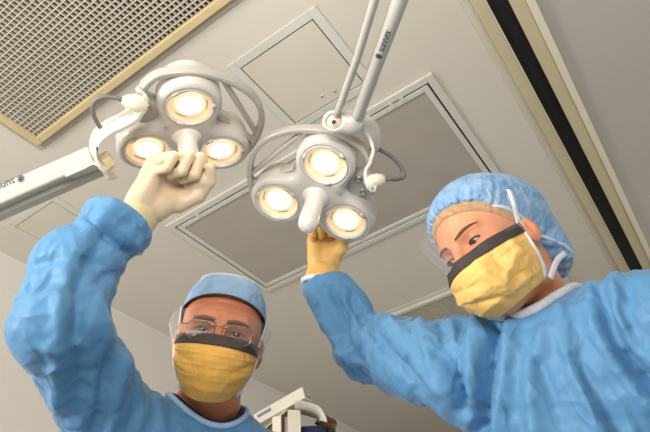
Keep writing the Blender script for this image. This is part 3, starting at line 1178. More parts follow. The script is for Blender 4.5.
def person(label, spec):
    fem = spec['fem']
    HC, HM = spec['head'], head_frame(spec['head'], *spec['look'])
    hs = spec.get('hs', 1.0)

    def W(l):
        return HC + hs * (np.asarray(l, float) @ HM.T)

    def toh(p):
        return ((p - HC) @ HM) / hs
    N, SR, SL = spec['neck'], spec['sr'], spec['sl']
    fb = nrm(np.array([*spec['face'], 0.]))
    hip = spec['hip']
    arms = spec['arms']                       # [(elbow, wrist)] for SR, SL
    foot = np.array([hip[0], hip[1], 0])
    rb = nrm(SL - SR)
    chest = lerp(N, hip, .38)
    nk = W((0, -.06, -.022))

    def body(p):
        d = hs * head_local(toh(p), fem)
        r = .050 if fem else .057
        d = sm(d, cap(p, nk, N, r, r * 1.12), .022)
        t = cap(p, lerp(SR, N, .10), lerp(SL, N, .10), .042, .042)
        t = sm(t, cap(p, lerp(N, chest, .42), hip, .108, .118, fb, .60), .06)
        t = sm(t, cap(p, lerp(N, SR, .25), lerp(N, SL, .25), .046), .045)
        for s, (e, w) in zip((SR, SL), arms):
            t = sm(t, sm(cap(p, s, e, .040, .027), cap(p, e, w, .027, .020), .02), .03)
        for k in (-1, 1):
            h = hip + rb * .085 * k + np.array([0, 0, -.05])
            kn = np.array([h[0], h[1], .50]) + fb * .02
            an = np.array([h[0], h[1], .09])
            t = sm(t, sm(cap(p, h, kn, .085, .058), cap(p, kn, an, .056, .038), .02), .03)
            t = sm(t, cap(p, an - np.array([0, 0, .045]), an - np.array([0, 0, .05]) + fb * .15, .042, .035), .03)
        return sm(d, t, .03)
    allp = np.array([W((0, .13, 0)), SR, SL, hip, *[x for a in arms for x in a]])
    lo, hi = allp.min(0) - .22, allp.max(0) + .22
    lo[2] = -.04
    hc = HC
    fr = .0024
    V, F = nets(body, axis_grid(lo[0], hi[0], .014, (hc[0] - .14, hc[0] + .14), fr),
                axis_grid(lo[1], hi[1], .014, (hc[1] - .14, hc[1] + .14), fr),
                axis_grid(lo[2], hi[2], .014, (hc[2] - .155, hc[2] + .165), fr))
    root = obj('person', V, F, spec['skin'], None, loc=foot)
    tag(root, label, 'person', 'two gowned people leaning over the camera')
    # skin tone map; green paints shade on the lids and brow lines
    q = toh(V)
    x = np.abs(q[:, 0])
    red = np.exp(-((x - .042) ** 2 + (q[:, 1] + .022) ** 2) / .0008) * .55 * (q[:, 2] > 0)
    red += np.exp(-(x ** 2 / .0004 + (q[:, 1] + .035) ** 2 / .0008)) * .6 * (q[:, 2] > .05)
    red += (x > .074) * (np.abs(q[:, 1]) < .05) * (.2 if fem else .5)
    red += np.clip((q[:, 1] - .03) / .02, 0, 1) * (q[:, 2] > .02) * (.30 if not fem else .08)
    shade = np.exp(-((x - EYEX) ** 2 / .00030 + (q[:, 1] - .004) ** 2 / .00016)) * (.50 if not fem else .32) * (q[:, 2] > .05)
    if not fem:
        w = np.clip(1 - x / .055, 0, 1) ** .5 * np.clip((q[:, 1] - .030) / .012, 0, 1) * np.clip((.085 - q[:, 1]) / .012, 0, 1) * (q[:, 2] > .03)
        shade += w * .30 * np.clip(np.sin((q[:, 1] + .12 * x * x) * 2 * PI / .0115), 0, 1) ** 2
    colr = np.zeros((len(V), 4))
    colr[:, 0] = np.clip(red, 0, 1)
    colr[:, 1] = np.clip(shade, 0, 1)
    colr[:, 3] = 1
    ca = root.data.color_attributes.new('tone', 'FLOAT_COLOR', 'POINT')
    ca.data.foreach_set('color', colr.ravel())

    # ---------------- eyes, brows
    for k in (-1, 1):
        c = np.array([EYEX * k, EYEY, EYEZ])
        gz = nrm(spec['gaze'])
        mb = MB()
        prof, mi = [], []
        r = .0129
        angs = [0, 13, 29, 32, 42, 60, 90, 130, 180]
        for a in angs:
            rr = r * (1.03 if a < 30 else 1.0)
            prof.append((rr * math.sin(math.radians(a)), rr * math.cos(math.radians(a))))
        nseg = 24
        for i in range(len(prof) - 1):
            m2 = MB()
            m2.lathe([prof[i], prof[i + 1]], W(c), HM @ gz, nseg)
            mb.add(np.array(m2.V), m2.F, 2 if angs[i + 1] <= 13 else (1 if angs[i + 1] <= 29 else 0))
        vv = (np.array(mb.V) - W(c)) * hs + W(c)
        obj('eye', vv, mb.F, None, root, mats=[M['sclera'], spec['iris'], M['pupil']], fmat=mb.m)
        # brow
        pts, rad = [], []
        for t in np.linspace(0, 1, 14):
            bx = .011 + .040 * t
            by = .0165 + (.0075 if fem else .006) * math.sin(t * PI * .62) - .004 * t * t
            guess = np.array([bx * k, by, .10])
            for _ in range(12):
                dd = head_local(guess[None], fem)[0]
                guess[2] -= dd * .7
            pts.append(W(guess))
            rad.append(hs * ((.0036 if fem else .0040) * math.sin(PI * (.12 + .86 * t)) ** .6 * (.72 if fem else .9) + .0004))
        mb = MB()
        mb.tube(pts, rad, 10, flat=.55 if fem else .6, fdir=HM @ nrm((0, .25, 1)))
        mb.build('eyebrow', spec['brow'], root)
        # lashes along the upper lid
        pts = []
        for t in np.linspace(-1, 1, 13):
            ex = EYEX + .0125 * t
            ey = EYEY + (.0036 if fem else .0031) * math.sqrt(max(0, 1 - t * t)) - (.0018 if fem else .0006)
            dx = ex - EYEX
            zz = math.sqrt(max(.0143 ** 2 - dx * dx - (ey - EYEY) ** 2, 1e-8))
            pts.append(W(np.array([ex * k, ey, EYEZ + zz])))
        mb = MB()
        mb.tube(pts, hs * (.0009 if fem else .0006), 6)
        mb.build('lash_line', M['lash'], root)

    # ---------------- gown
    cuffs = spec['sleeve_end']
    cc, cr = spec['collar'], spec['collar_r']
    cu = nrm(spec['collar_n'])
    ea = nrm(np.cross(cu, fb))
    eb = np.cross(ea, cu)
    slr = spec['sleeve_r']

    def gown(p):
        t = cap(p, lerp(SR, N, .06), lerp(SL, N, .06), slr[0], slr[0])
        t = sm(t, cap(p, lerp(N, SR, .20) - UPZ * spec['trap'], lerp(N, SL, .20) - UPZ * spec['trap'], .066, .066), .06)
        t = sm(t, cap(p, lerp(N, hip, .30), hip, .158, .172, fb, .74), .09)
        t = sm(t, cap(p, hip, np.array([hip[0], hip[1], .42]), .178, .24, fb, .82), .06)
        for k, (s, (e, w)) in enumerate(zip((SR, SL), arms)):
            we = cuffs[k]
            a = cap(p, lerp(s, N, .05), spec['sleeve_path'][0][0] if k == 0 and spec.get('sleeve_path') else e, slr[1], slr[2])
            sp_ = spec['sleeve_path'] if k == 0 and spec.get('sleeve_path') else [(e, slr[2] * .97), (we, slr[3])]
            for (p0_, r0_), (p1_, r1_) in zip(sp_[:-1], sp_[1:]):
                a = sm(a, cap(p, p0_, p1_, r0_, r1_), .03)
            for (tt, rr, dd) in spec['bunch'][k]:
                ctr = lerp(e, we, tt)
                a = sm(a, ell(p, ctr + dd, (rr, rr, rr * .8)), .014)
            fd = nrm(spec['cuff_n'][k]) if spec['cuff_n'][k] is not None else nrm(we - e)
            a = smx(a, (p - we) @ fd, .010)
            t = sm(t, a, .05)
        t = smx(t, -(p[:, 2] - .36), .01)
        hc = p - cc
        hz = hc @ cu
        hole = np.sqrt((hc @ ea / (cr[0] - .012)) ** 2 + (hc @ eb / (cr[1] - .012)) ** 2) - 1
        hole = np.maximum(hole * min(cr), -(hz + spec['scoop'] * .7))
        return smx(t, -hole, .006)
    g = .0100
    V, F = nets(gown, np.arange(lo[0] - .06, hi[0] + .06, g), np.arange(lo[1] - .06, hi[1] + .06, g), np.arange(.3, hi[2] + .06, g))
    F = np.asarray(F)
    # the large folds, sculpted along the lines they take on the cloth
    N0 = vnormals(V, F)
    rel = V - CAM
    dz = rel @ CF
    px = np.stack([325 + FPX * (rel @ CX) / dz, 216 + FPX * (rel @ CD) / dz], 1)
    facing = np.clip(-(N0 * rel).sum(1) / np.linalg.norm(rel, axis=1) * 3, 0, 1) * (dz > .3)
    hh = np.zeros(len(V))
    for pl_, h_, w_ in spec['folds']:
        best = np.full(len(V), 1e9)
        pl_ = spline([(a_[0], a_[1]) for a_ in pl_], 4)
        for a_, b_ in zip(pl_[:-1], pl_[1:]):
            ba = b_ - a_
            tt = np.clip(((px - a_) @ ba) / (ba @ ba), 0, 1)
            best = np.minimum(best, np.linalg.norm(px - a_ - tt[:, None] * ba, axis=1))
        hh += spec['fold_amt'] * h_ * np.exp(-(best / w_) ** 1.4)
    V = V + N0 * (hh * facing)[:, None]
    # extra cloth: most in the sleeves and at the armpits
    ex = np.full(len(V), .045)
    for k, (s, (e, w)) in enumerate(zip((SR, SL), arms)):
        for a_, b_, amt in ((s, e, .085), (e, cuffs[k], .10)):
            dd = cap(V, a_, b_, .09)
            ex = np.maximum(ex, amt * np.clip(1 - dd / .03, 0, 1))
        dd = np.linalg.norm(V - e, axis=1)
        ex += .05 * np.exp(-(dd / .08) ** 2)
        dd = np.linalg.norm(V - cuffs[k], axis=1)
        ex += spec['cuff_ex'][k] * np.exp(-(dd / .06) ** 2)
        dd = np.linalg.norm(V - lerp(s, hip, .2), axis=1)
        ex += .03 * np.exp(-(dd / .12) ** 2)
    pin = np.clip(1 - (np.linalg.norm(V - N, axis=1) - .075) / .05, 0, 1)
    V2 = crumple(V, F, ex * spec['crum'], 220, .001, .045, spec['lim'], spec['seed'], .012, 38, spec['fold_axis'], pin, tang=.12)
    V3 = V2
    gw = obj('gown', V3, F, M['gown'], root, sub=1)

    # collar ring
    pts = []
    for t in np.linspace(0, 2 * PI, 56, endpoint=False):
        q0 = cc + ea * cr[0] * math.cos(t) + eb * cr[1] * math.sin(t) + cu * .13
        for _ in range(90):
            dd = gown(q0[None])[0] - .003
            if dd < .0006:
                break
            q0 = q0 - cu * max(dd * .7, .0008)
        pts.append(q0)
    pts = np.array(pts)
    for _ in range(3):
        pts = .5 * pts + .25 * (np.roll(pts, 1, 0) + np.roll(pts, -1, 0))
    mb = MB()
    mb.tube(pts, spec['collar_t'], 12, closed=True)
    mb.build('collar', spec['collar_m'], gw)
    if 'shirt' in spec:
        mb = MB()
        mb.tube([cc + (p - cc) * .88 - cu * .003 for p in pts], .008, 12, closed=True)
        mb.build('undershirt', spec['shirt'], root)

    # ---------------- mask
    V, F = mask_grid(fem, -1, 1, 0, 1, 61, 47, .0)
    uu = np.tile(np.linspace(-1, 1, 61), 47)
    vv = np.repeat(np.linspace(0, 1, 47), 61)
    edge = np.maximum(np.exp(-((1 - np.abs(uu)) / .07) ** 2), np.maximum(np.exp(-(vv / .09) ** 2), np.exp(-((1 - vv) / .06) ** 2) * .8))
    nn = vnormals(V, F)
    pl = sum(np.exp(-((vv - c0 - .05 * (1 - uu * uu)) / .016) ** 2) for c0 in (.30, .48, .66))
    V = V + nn * ((.0004 if fem else .0013) * pl * (1 - edge))[:, None]
    for (u0, v0, u1, v1, h_, w_) in spec['mask_folds']:
        a_, b_ = np.array([u0, v0]), np.array([u1, v1])
        qq = np.stack([uu, vv], 1)
        tt = np.clip(((qq - a_) @ (b_ - a_)) / ((b_ - a_) @ (b_ - a_)), 0, 1)
        de = np.linalg.norm((qq - a_ - tt[:, None] * (b_ - a_)) * np.array([1, .9]), axis=1)
        V = V + nn * (.75 * h_ * np.exp(-(de / w_) ** 1.3) * (1 - edge) * np.clip((vv - .16) / .12, 0, 1))[:, None]
    V = crumple(V, F, spec['mask_ex'], 130, .01, .22, (.004, .007), spec['seed'] + 2, .003, 45, None, edge * .9)
    wob = (wavy(V, 120, spec['seed'], 4) * .0006)
    V = V + nn * wob[:, None]
    mk = obj('mask', W(V), F, M['mask'] if fem else M['mask_warm'], root, solid=.0012, sub=1)
    top = V.reshape(47, 61, 3)[:10] + nn.reshape(47, 61, 3)[:10] * .0024
    Fs = [(j * 61 + i, (j + 1) * 61 + i, (j + 1) * 61 + i + 1, j * 61 + i + 1) for j in range(9) for i in range(60)]
    obj('foam_strip', W(top.reshape(-1, 3)), Fs, M['foam'], mk, solid=.0012)
    # bound edges and ties
    mb = MB()
    for k in (-1, 1):
        pts = [W(mask_pt(k, v, fem, .001)) for v in np.linspace(0, 1, 24)]
        mb2 = MB()
        mb2.ribbon(pts, np.array([HM @ nrm((k * .25, 0, 1))] * 24), .0075, .003)
        mb2.build('edge_binding', M['tie'], mk)
        for path in spec['ties']:
            pp = [W(np.array([a[0] * k, a[1], a[2]])) for a in spline(path, 8)]
            wd = np.array([HM @ np.array([0, .35, 1]) if abs(t) < 2 else 0 for t in range(1)] * len(pp))
            mb2 = MB()
            T = np.gradient(np.array(pp), axis=0)
            outw = np.array([HM @ nrm((k, 0, .15))] * len(pp))
            wd = np.cross(T, outw)
            mb2.ribbon(pp, wd, .0095, .0014)
            mb2.build('tie', M['tie'], mk)
    # clear visor
    vs = spec['visor']
    nu, nv = 49, 15
    V = []
    for j in range(nv):
        t = j / (nv - 1)
        for i in range(nu):
            s = -1 + 2 * i / (nu - 1)
            ph = s * math.radians(vs['ang'])
            cut = t * (1 - vs['round'] * abs(s) ** 6)
            y = vs['y0'] + cut * vs['h'] - .012 * s * s * (1 - t)
            a = .0765 + vs['flare_x'] * t
            b = (.104 - .014) + vs['flare_z'] * t
            V.append((a * math.sin(ph), y, .014 + b * math.cos(ph) + .0))
    F = [(j * nu + i, j * nu + i + 1, (j + 1) * nu + i + 1, (j + 1) * nu + i) for j in range(nv - 1) for i in range(nu - 1)]
    Vw = W(np.array(V))
    vz = obj('visor', Vw, F, M['visor'], mk)
    for rim in ([Vw[j * nu] for j in range(nv)], [Vw[j * nu + nu - 1] for j in range(nv)]):
        mb = MB()
        mb.tube(rim, .0009, 6)
        mb.build('visor_edge_highlight', M['filmedge'], vz)  # thin tube standing in for the edge highlight
    return root, W, HM, gown, gw


def cap_man(root, W, HM):
    """close-fitting tie-back cap: upright band and flat-domed crown"""
    nu, nv = 96, 30
    V, mi = [], []
    for j in range(nv):
        t = j / (nv - 1)
        for i in range(nu):
            a = 2 * PI * i / nu
            fw = math.cos(a)                         # 1 at the brow
            yb = .060 + .008 * fw - .034 * (1 - fw) / 2 - .030 * max(0, -fw)
            if t < .55:                              # band
                s = t / .55
                y = yb + (.118 - yb) * s
                lean = 1 + .0 * s
                # follow the skull a little outside it
                k = max(0, 1 - ((y - .036) / .093) ** 2) ** .5
                k = k * .55 + .45 * (1 if s < .6 else 1 - .35 * (s - .6) ** 1.5)
                rx, rz = .0835 * k, .1055 * k
            else:
                s = (t - .55) / .45
                y = .118 + .013 * math.sin(s * PI / 2)
                k0 = max(0, 1 - ((.118 - .036) / .093) ** 2) ** .5 * .55 + .45 * (1 - .35 * .4 ** 1.5)
                k = k0 * (1 - s) ** .8
                rx, rz = .0835 * k, .1055 * k
            V.append((rx * math.sin(a), y, -.014 + rz * math.cos(a)))
    F = [(j * nu + i, j * nu + (i + 1) % nu, (j + 1) * nu + (i + 1) % nu, (j + 1) * nu + i) for j in range(nv - 1) for i in range(nu)]
    F.append(tuple((nv - 1) * nu + i for i in range(nu)))
    V = np.array(V)
    Fq = np.array(F[:-1])
    t = np.repeat(np.linspace(0, 1, nv), nu)
    pin = np.where(t < .05, .8, np.where(t > .9, .9, .1))
    V = crumple(V, Fq, .035, 90, .04, .25, (.001, .004), 21, .002, 80, None, pin)
    c = obj('surgical_cap', W(V), F, M['capm'], root, solid=.0012, sub=1)
    j = int(.53 * nv)
    mb = MB()
    mb.tube([W(V[j * nu + i] * np.array([1.005, 1, 1.005]) + np.array([0, .0012, 0])) for i in range(nu)], .0022, 8, closed=True)
    mb.build('crown_seam', M['capseam'], c)
    mb = MB()
    mb.tube([W(V[i]) for i in range(nu)], .0013, 8, closed=True)
    mb.build('cap_hem', M['hairdark'], c)
    return c


def cap_woman(root, W, HM, hs):
    """gathered bouffant cap, full at the back"""
    pn = nrm((0, -.73, .68))                          # normal of the opening plane
    p0 = np.array([0, .056, .072])

    def f(q):
        d = ell(q, (0, .040, -.014), (.0860, .090, .108))
        d = sm(d, ell(q, (0, .026, -.066), (.084, .078, .060)), .03)
        d = sm(d, ell(q, (.0, -.046, -.078), (.070, .060, .048)), .03)
        sag = (q - p0) @ pn - .010 * np.clip(-q[:, 2] / .05, -1, 1)
        return smx(d, sag, .010)
    g = .0042
    V, F = nets(f, np.arange(-.13, .13, g), np.arange(-.14, .16, g), np.arange(-.20, .14, g))
    # drop the closing faces of the opening
    dist = (V - p0) @ pn
    N = vnormals(V, F)
    ang = np.arctan2(V[:, 0], (V - p0) @ np.cross(pn, (1, 0, 0)) + .06)
    near = np.exp(-(np.abs(dist) / .034))
    open_ = (N @ pn > .75) & (np.abs(dist + .006) < .022)
    pin = np.clip(near * 1.0, 0, 1) * .75
    V2 = crumple(V, F, .17, 150, .01, .10, (.008, .009), 31, .005, 75, nrm((.2, .5, .8)), pin * .8)
    V2 = V2 + N * ((np.sin(ang * 46 + 2 * wavy(V, 30, 3)) * .0020 + np.sin(ang * 27 + 1.5 * wavy(V, 40, 4)) * .0018) * near)[:, None]
    keep = np.arange(len(F))
    c = obj('bouffant_cap', W(V2), F[keep], M['capf'], root, sub=1)
    Vi = W(V2)
    # elastic hem
    nu = 72
    pts = []
    xa, xb = np.array([1, 0, 0.]), np.cross(pn, (1, 0, 0))
    cen = p0 - xb * ((p0 - np.array([0, .04, -.014])) @ xb)
    cen = cen - pn * .007
    for i in range(nu):
        a = 2 * PI * i / nu
        dr = xa * math.cos(a) + xb * math.sin(a)
        r = .16
        for _ in range(60):
            dd = f((cen + dr * r)[None])[0]
            if dd < .0005:
                break
            r -= max(dd * .6, .0004)
        pts.append(W(cen + dr * r))
    mb = MB()
    mb.tube(pts, .0030, 8, closed=True)
    mb.build('elastic_hem', M['capseam'], c)
    return c


def hair_strip(root, W, fem, mt):
    """band of hair showing under the cap"""
    pn = nrm((0, -.73, .68))
    p0 = np.array([0, .050, .082])

    def f(q):
        d = head_local(q, fem) - .0028
        s = (q - p0) @ pn - .006 * np.clip(-q[:, 2] / .05, -1, 1)
        s2 = .0 - (q - p0) @ pn - .05
        ear = ell(np.abs(q) * np.array([1, 0, 0]) + q * np.array([0, 1, 1]), (.083, -.022, -.002), (.02, .030, .019))
        return smx(smx(smx(d, s, .004), s2, .004), -ear, .004)
    g = .0035
    V, F = nets(f, np.arange(-.11, .11, g), np.arange(-.13, .15, g), np.arange(-.15, .12, g))
    return obj('hair', W(V), F, mt, root)


# ---- the man
mH = P(219, 341, 1.17)
mN = P(207, 414, 1.22)
man = dict(
    fem=False, head=mH, look=(224.5, 17, -8), neck=mN + np.array([.02, .02, .0]), hs=1.0,
    sr=P(112, 436, 1.17), sl=P(279, 492, 1.25), face=(-.66, -.75), hip=np.array([mN[0] + .07, mN[1] + .08, 1.02]),
    skin=M['skinA'], iris=M['irisA'], brow=M['browA'], gaze=(.02, -.06, 1), seed=11,
    trap=.015, sleeve_r=(.074, .070, .064, .048), collar_t=.0055, collar_m=M['collarb'], shirt=M['navy'],
    fold_amt=1.1, crum=1.4, lim=(.016, .008), mask_ex=.07, mask_folds=[(-.9, .35, -.35, .5, -.004, .06), (-.85, .5, -.4, .62, .004, .05), (.85, .35, .4, .55, -.004, .06), (.8, .55, .35, .68, .004, .05), (-.1, .3, .0, .9, .003, .1)], fold_axis=(.3, .2, .9),
)
mE, mW = P(56, 319, .99), P(138, 211, 1.09)
mE2 = man['sl'] + np.array([.06, .02, -.29])
man['arms'] = [(mE, mW), (mE2, mE2 + np.array([-.16, -.10, -.14]))]
man['sleeve_path'] = [(P(63, 322, .99), .066), (P(76, 268, 1.03), .056), (P(112, 228, 1.07), .050), (P(124, 222, 1.08), .048)]
man['sleeve_end'] = [P(124, 222, 1.08), lerp(mE2, man['arms'][1][1], .9)]
man['bunch'] = [[(.90, .052, np.array([0, 0, 0]))], []]
man['cuff_ex'] = [.12, .05]
man['cuff_n'] = [mW - mE, None]
man['scoop'] = .04
man['folds'] = [
    ([(112, 212), (80, 248), (64, 290), (58, 340), (60, 400)], .012, 9), ([(100, 240), (80, 285), (76, 330), (82, 390)], -.010, 8),
    ([(96, 300), (104, 335), (120, 370)], .008, 6), ([(20, 330), (40, 345), (80, 345)], .005, 5), ([(60, 285), (85, 290), (108, 275)], -.007, 4),
    ([(30, 270), (60, 262), (100, 265)], -.005, 4), ([(110, 345), (104, 390), (95, 432)], -.012, 5), ([(122, 360), (116, 400), (110, 432)], .010, 5),
    ([(134, 372), (135, 405), (130, 432)], -.008, 4), ([(150, 380), (160, 410), (162, 432)], .006, 5), ([(92, 225), (112, 240), (128, 252)], -.009, 3.5),
    ([(100, 215), (120, 232), (136, 246)], .006, 3.5), ([(84, 222), (110, 250), (116, 262)], .006, 3.5), ([(185, 395), (190, 415), (200, 432)], .005, 5)]
man['collar'] = mN + np.array([-.012, -.012, .012])
man['collar_r'] = (.078, .078)
man['collar_n'] = (-.28, -.34, .90)
man['ties'] = [[(.076, -.012, .018), (.080, .010, .016), (.0825, .030, .010), (.0855, .052, .000)],
               [(.053, -.095, .006), (.062, -.080, -.03), (.055, -.075, -.07)]]
man['visor'] = dict(ang=88, y0=-.026, h=.056, flare_x=.022, flare_z=.016, round=.3)
MR, MWf, MHM, mg, mgw = person('man in blue gown, flat blue cap, spectacles and yellow mask, reaching for left lamp', man)
cap_man(MR, MWf, MHM)
hf = nrm(P(176, 154, 1.13) - mW)
hand('latex_glove', P(141, 212, 1.09), hf, P(196, 183, 1.06) - P(173, 172, 1.13), False, M['gloveA'], MR, M['cuffA'], (.036, .033), .056, 1.2, 1.0)
a = man['arms'][1]
hand('latex_glove', a[1], a[1] - a[0], np.array([0, 0, -1.]), True, M['gloveA'], MR, M['cuffA'], (.046, .036), .06, 1.0, .5)
# spectacles
sp = MB()
gl = empty('spectacles', (0, 0, 0))
bpy.data.objects.remove(gl)
ring_all = MB()
lens_rings = []
for k in (-1, 1):
    pts = []
    for t in np.linspace(0, 2 * PI, 40, endpoint=False):
        cx, sy = math.cos(t), math.sin(t)
        x = .0335 * k + .0245 * np.sign(cx) * abs(cx) ** .6
        y = -.006 + .0165 * np.sign(sy) * abs(sy) ** .65
        z = .1005 - 3.2 * (abs(x) - .012) ** 2 * (abs(x) > .012) + .05 * y
        pts.append(MWf((x, y, z)))
    lens_rings.append(pts)
sp.tube(spline([MWf((-.0115, .002, .1005)), MWf((-.005, .006, .104)), MWf((.005, .006, .104)), MWf((.0115, .002, .1005))], 6), .0010, 8)
glasses = sp.build('spectacles', M['wire'], MR)
for k, pts in zip((-1, 1), lens_rings):
    mb = MB()
    mb.tube(pts, .00075, 8, closed=True)
    mb.build('rim', M['wire'], glasses)
    c = np.mean(pts, 0)
    V = [c] + pts
    obj('lens', V, [(0, i + 1, (i + 1) % 40 + 1) for i in range(40)], M['glass'], glasses)
    mb = MB()
    mb.tube(spline([MWf((.058 * k, .002, .0935)), MWf((.070 * k, .004, .080)), MWf((.079 * k, .006, .03)), MWf((.082 * k, .006, -.005))], 6), .0011, 8)
    mb.build('temple_arm', M['wire'], glasses)

# ---- the woman
wH = P(492, 243, 1.0)
wN = P(545, 322, 1.05)
woman = dict(
    fem=True, head=wH, look=(150, 27, 0), neck=wN, hs=.97,
    sr=P(472, 374, 1.02), sl=P(650, 332, .96), face=(-.99, -.12), hip=np.array([wN[0] + .06, wN[1] - .03, 1.02]),
    skin=M['skinB'], iris=M['irisB'], brow=M['browB'], gaze=(-.20, -.42, 1), seed=17,
    trap=.030, sleeve_r=(.070, .074, .062, .042), collar_t=.0075, collar_m=M['collarw'],
    fold_amt=2.0, crum=2.0, lim=(.024, .011), mask_ex=.16, mask_folds=[(.30, .18, .42, .75, .007, .07), (.50, .18, .62, .70, -.006, .07), (.42, .75, .75, .45, .005, .06), (.75, .2, .85, .6, .005, .05), (-.35, .35, .15, .5, -.005, .06), (-.5, .5, -.05, .62, .005, .06), (-.2, .62, .3, .85, -.005, .06), (.1, .25, .0, .5, .004, .06), (-.7, .3, -.6, .7, .004, .06)], fold_axis=(.2, .6, .6),
)
wE, wW = P(370, 348, 1.19), P(323, 270, 1.31)
wE2 = woman['sl'] + np.array([.0, -.10, -.26])
woman['arms'] = [(wE, wW), (wE2, wE2 + np.array([-.20, .08, -.10]))]
woman['sleeve_end'] = [P(324.5, 284, 1.302), lerp(wE2, woman['arms'][1][1], .9)]
woman['bunch'] = [[], []]
woman['cuff_ex'] = [.06, .05]
woman['cuff_n'] = [P(326, 228, 1.345) - wW + .4 * (wW - wE), None]
woman['scoop'] = .045
woman['folds'] = [
    ([(497, 322), (490, 360), (478, 432)], -.015, 6), ([(508, 322), (505, 370), (500, 432)], .008, 7), ([(470, 300), (455, 350), (462, 410)], -.009, 5),
    ([(480, 300), (472, 345), (474, 400)], .008, 6), ([(440, 305), (445, 350), (462, 400)], -.007, 4), ([(420, 305), (425, 340), (450, 400)], .006, 5),
    ([(385, 312), (405, 340), (440, 390)], .006, 5), ([(372, 322), (385, 345), (420, 385)], -.006, 4), ([(352, 300), (362, 322), (352, 345)], -.008, 4),
    ([(362, 330), (350, 350), (340, 355)], .006, 4), ([(310, 290), (330, 330), (350, 362)], .006, 5), ([(322, 288), (340, 320), (345, 345)], -.005, 4),
    ([(545, 330), (530, 370), (535, 432)], .007, 6), ([(530, 345), (545, 380), (560, 432)], -.006, 4), ([(560, 310), (570, 360), (600, 432)], .008, 6),
    ([(600, 300), (612, 335), (640, 375), (652, 390)], -.018, 7), ([(592, 290), (600, 330), (625, 375), (650, 405)], .010, 6),
    ([(625, 285), (628, 320), (645, 345)], -.010, 5), ([(615, 275), (618, 310), (635, 345)], .009, 6), ([(575, 360), (600, 400), (620, 432)], -.007, 5)]
woman['collar'] = P(533, 309, 1.02)
woman['collar_r'] = (.080, .078)
woman['collar_n'] = (-.42, .14, .90)
woman['ties'] = [[(.076, -.012, .018), (.083, .008, .014), (.088, .028, .007), (.0885, .045, .000)],
                 [(.053, -.106, .006), (.060, -.085, -.03), (.056, -.075, -.075)]]
woman['visor'] = dict(ang=86, y0=-.026, h=.075, flare_x=.016, flare_z=.016, round=.2)
WR, WWf, WHM, wg, wgw = person('woman in blue gown, puffed blue cap and yellow mask, looking down, arm stretched out', woman)
cap_woman(WR, WWf, WHM, .97)
hair_strip(WR, WWf, True, M['hair'])
hand('latex_glove', wW, P(326, 228, 1.345) - wW, CAM - wW, False, M['gloveB'], WR, M['gloveB'], (.039, .036), .022, 1.06, 1.0, M['tie'], 9)
a = woman['arms'][1]
hand('latex_glove', a[1], a[1] - a[0], np.array([0, 0, -1.]), True, M['gloveB'], WR, M['gloveB'], (.046, .036), .05, .92, .5)


# ------------------------------------------------------------------ carton on a stand, low behind the man
bo = P(293, 412, 1.75)
bt = nrm(np.array([*(CAM - bo)[:2], 0]))
br_ = nrm(np.cross(UPZ, bt))
K = 1.75 / FPX


def bl(x, z, t):
    return bo + br_ * x * K + UPZ * z * K + bt * t * K


def sheet(mb, pts, th=.003):
    a, b, c, d = [np.asarray(p) for p in pts]
    nn = nrm(np.cross(b - a, d - a)) * th
    V = [a, b, c, d, a + nn, b + nn, c + nn, d + nn]
    mb.add(V, [(3, 2, 1, 0), (4, 5, 6, 7), (0, 1, 5, 4), (1, 2, 6, 5), (2, 3, 7, 6), (3, 0, 4, 7)])
    return mb


ct = tag(empty('supply_carton', bl(0, -80, -15)), 'open cream carton with dark blue contents, low beside the man in blue', 'carton')
sheet(MB(), [bl(-6, -80, 0), bl(6, -80, 0), bl(7, 1, 0), bl(-5, 2, 0)]).build('corner_panel', M['carton'], ct, smooth=False)
sheet(MB(), [bl(-34, -80, -34), bl(-8, -80, -4), bl(-8, -3, -4), bl(-34, -6, -34)]).build('side_panel', M['cartonin_shade'], ct, smooth=False)  # brown paints the shade on this outer wall
sheet(MB(), [bl(-19, -80, -3), bl(-11, -80, 2), bl(-11, -4, 2), bl(-19, -3, -3)]).build('side_strip', M['carton'], ct, smooth=False)
sheet(MB(), [bl(-7, 1, 3), bl(-36, -9, -30), bl(-34, -5, -44), bl(-2, 7, -8)]).build('flap', M['carton'], ct, smooth=False)
mb = MB()
q = [(2, 3, 4), (12, 1, 4), (23, -3, 3), (27, -8, 2), (28, -10, 1)]
mb.ribbon([bl(*v) for v in spline(q, 4)], bt, 30 * K, .003)
mb.build('flap', M['carton'], ct)
mb = MB()
q = [(24, -2, -12), (32, -7, -14), (38, -10, -16), (39, -17, -16), (34, -20, -15)]
mb.ribbon([bl(*v) for v in spline(q, 4)], nrm(bt + UPZ * .9), 14 * K, .003)
mb.build('flap', M['cartonin_shade'], ct)
sheet(MB(), [bl(40, -80, -40), bl(-34, -80, -36), bl(-34, -6, -36), bl(40, -10, -40)]).build('back_panel', M['cartonin_shade'], ct, smooth=False)
MB().box(bl(18, -48, -16), (br_, UPZ, bt), (11 * K, 36 * K, 12 * K)).build('contents', M['navy'], ct, smooth=False, bevel=.004)
MB().box(bl(30, -52, -20), (br_, UPZ, bt), (9 * K, 36 * K, 12 * K)).build('contents', M['navy'], ct, smooth=False, bevel=.004)
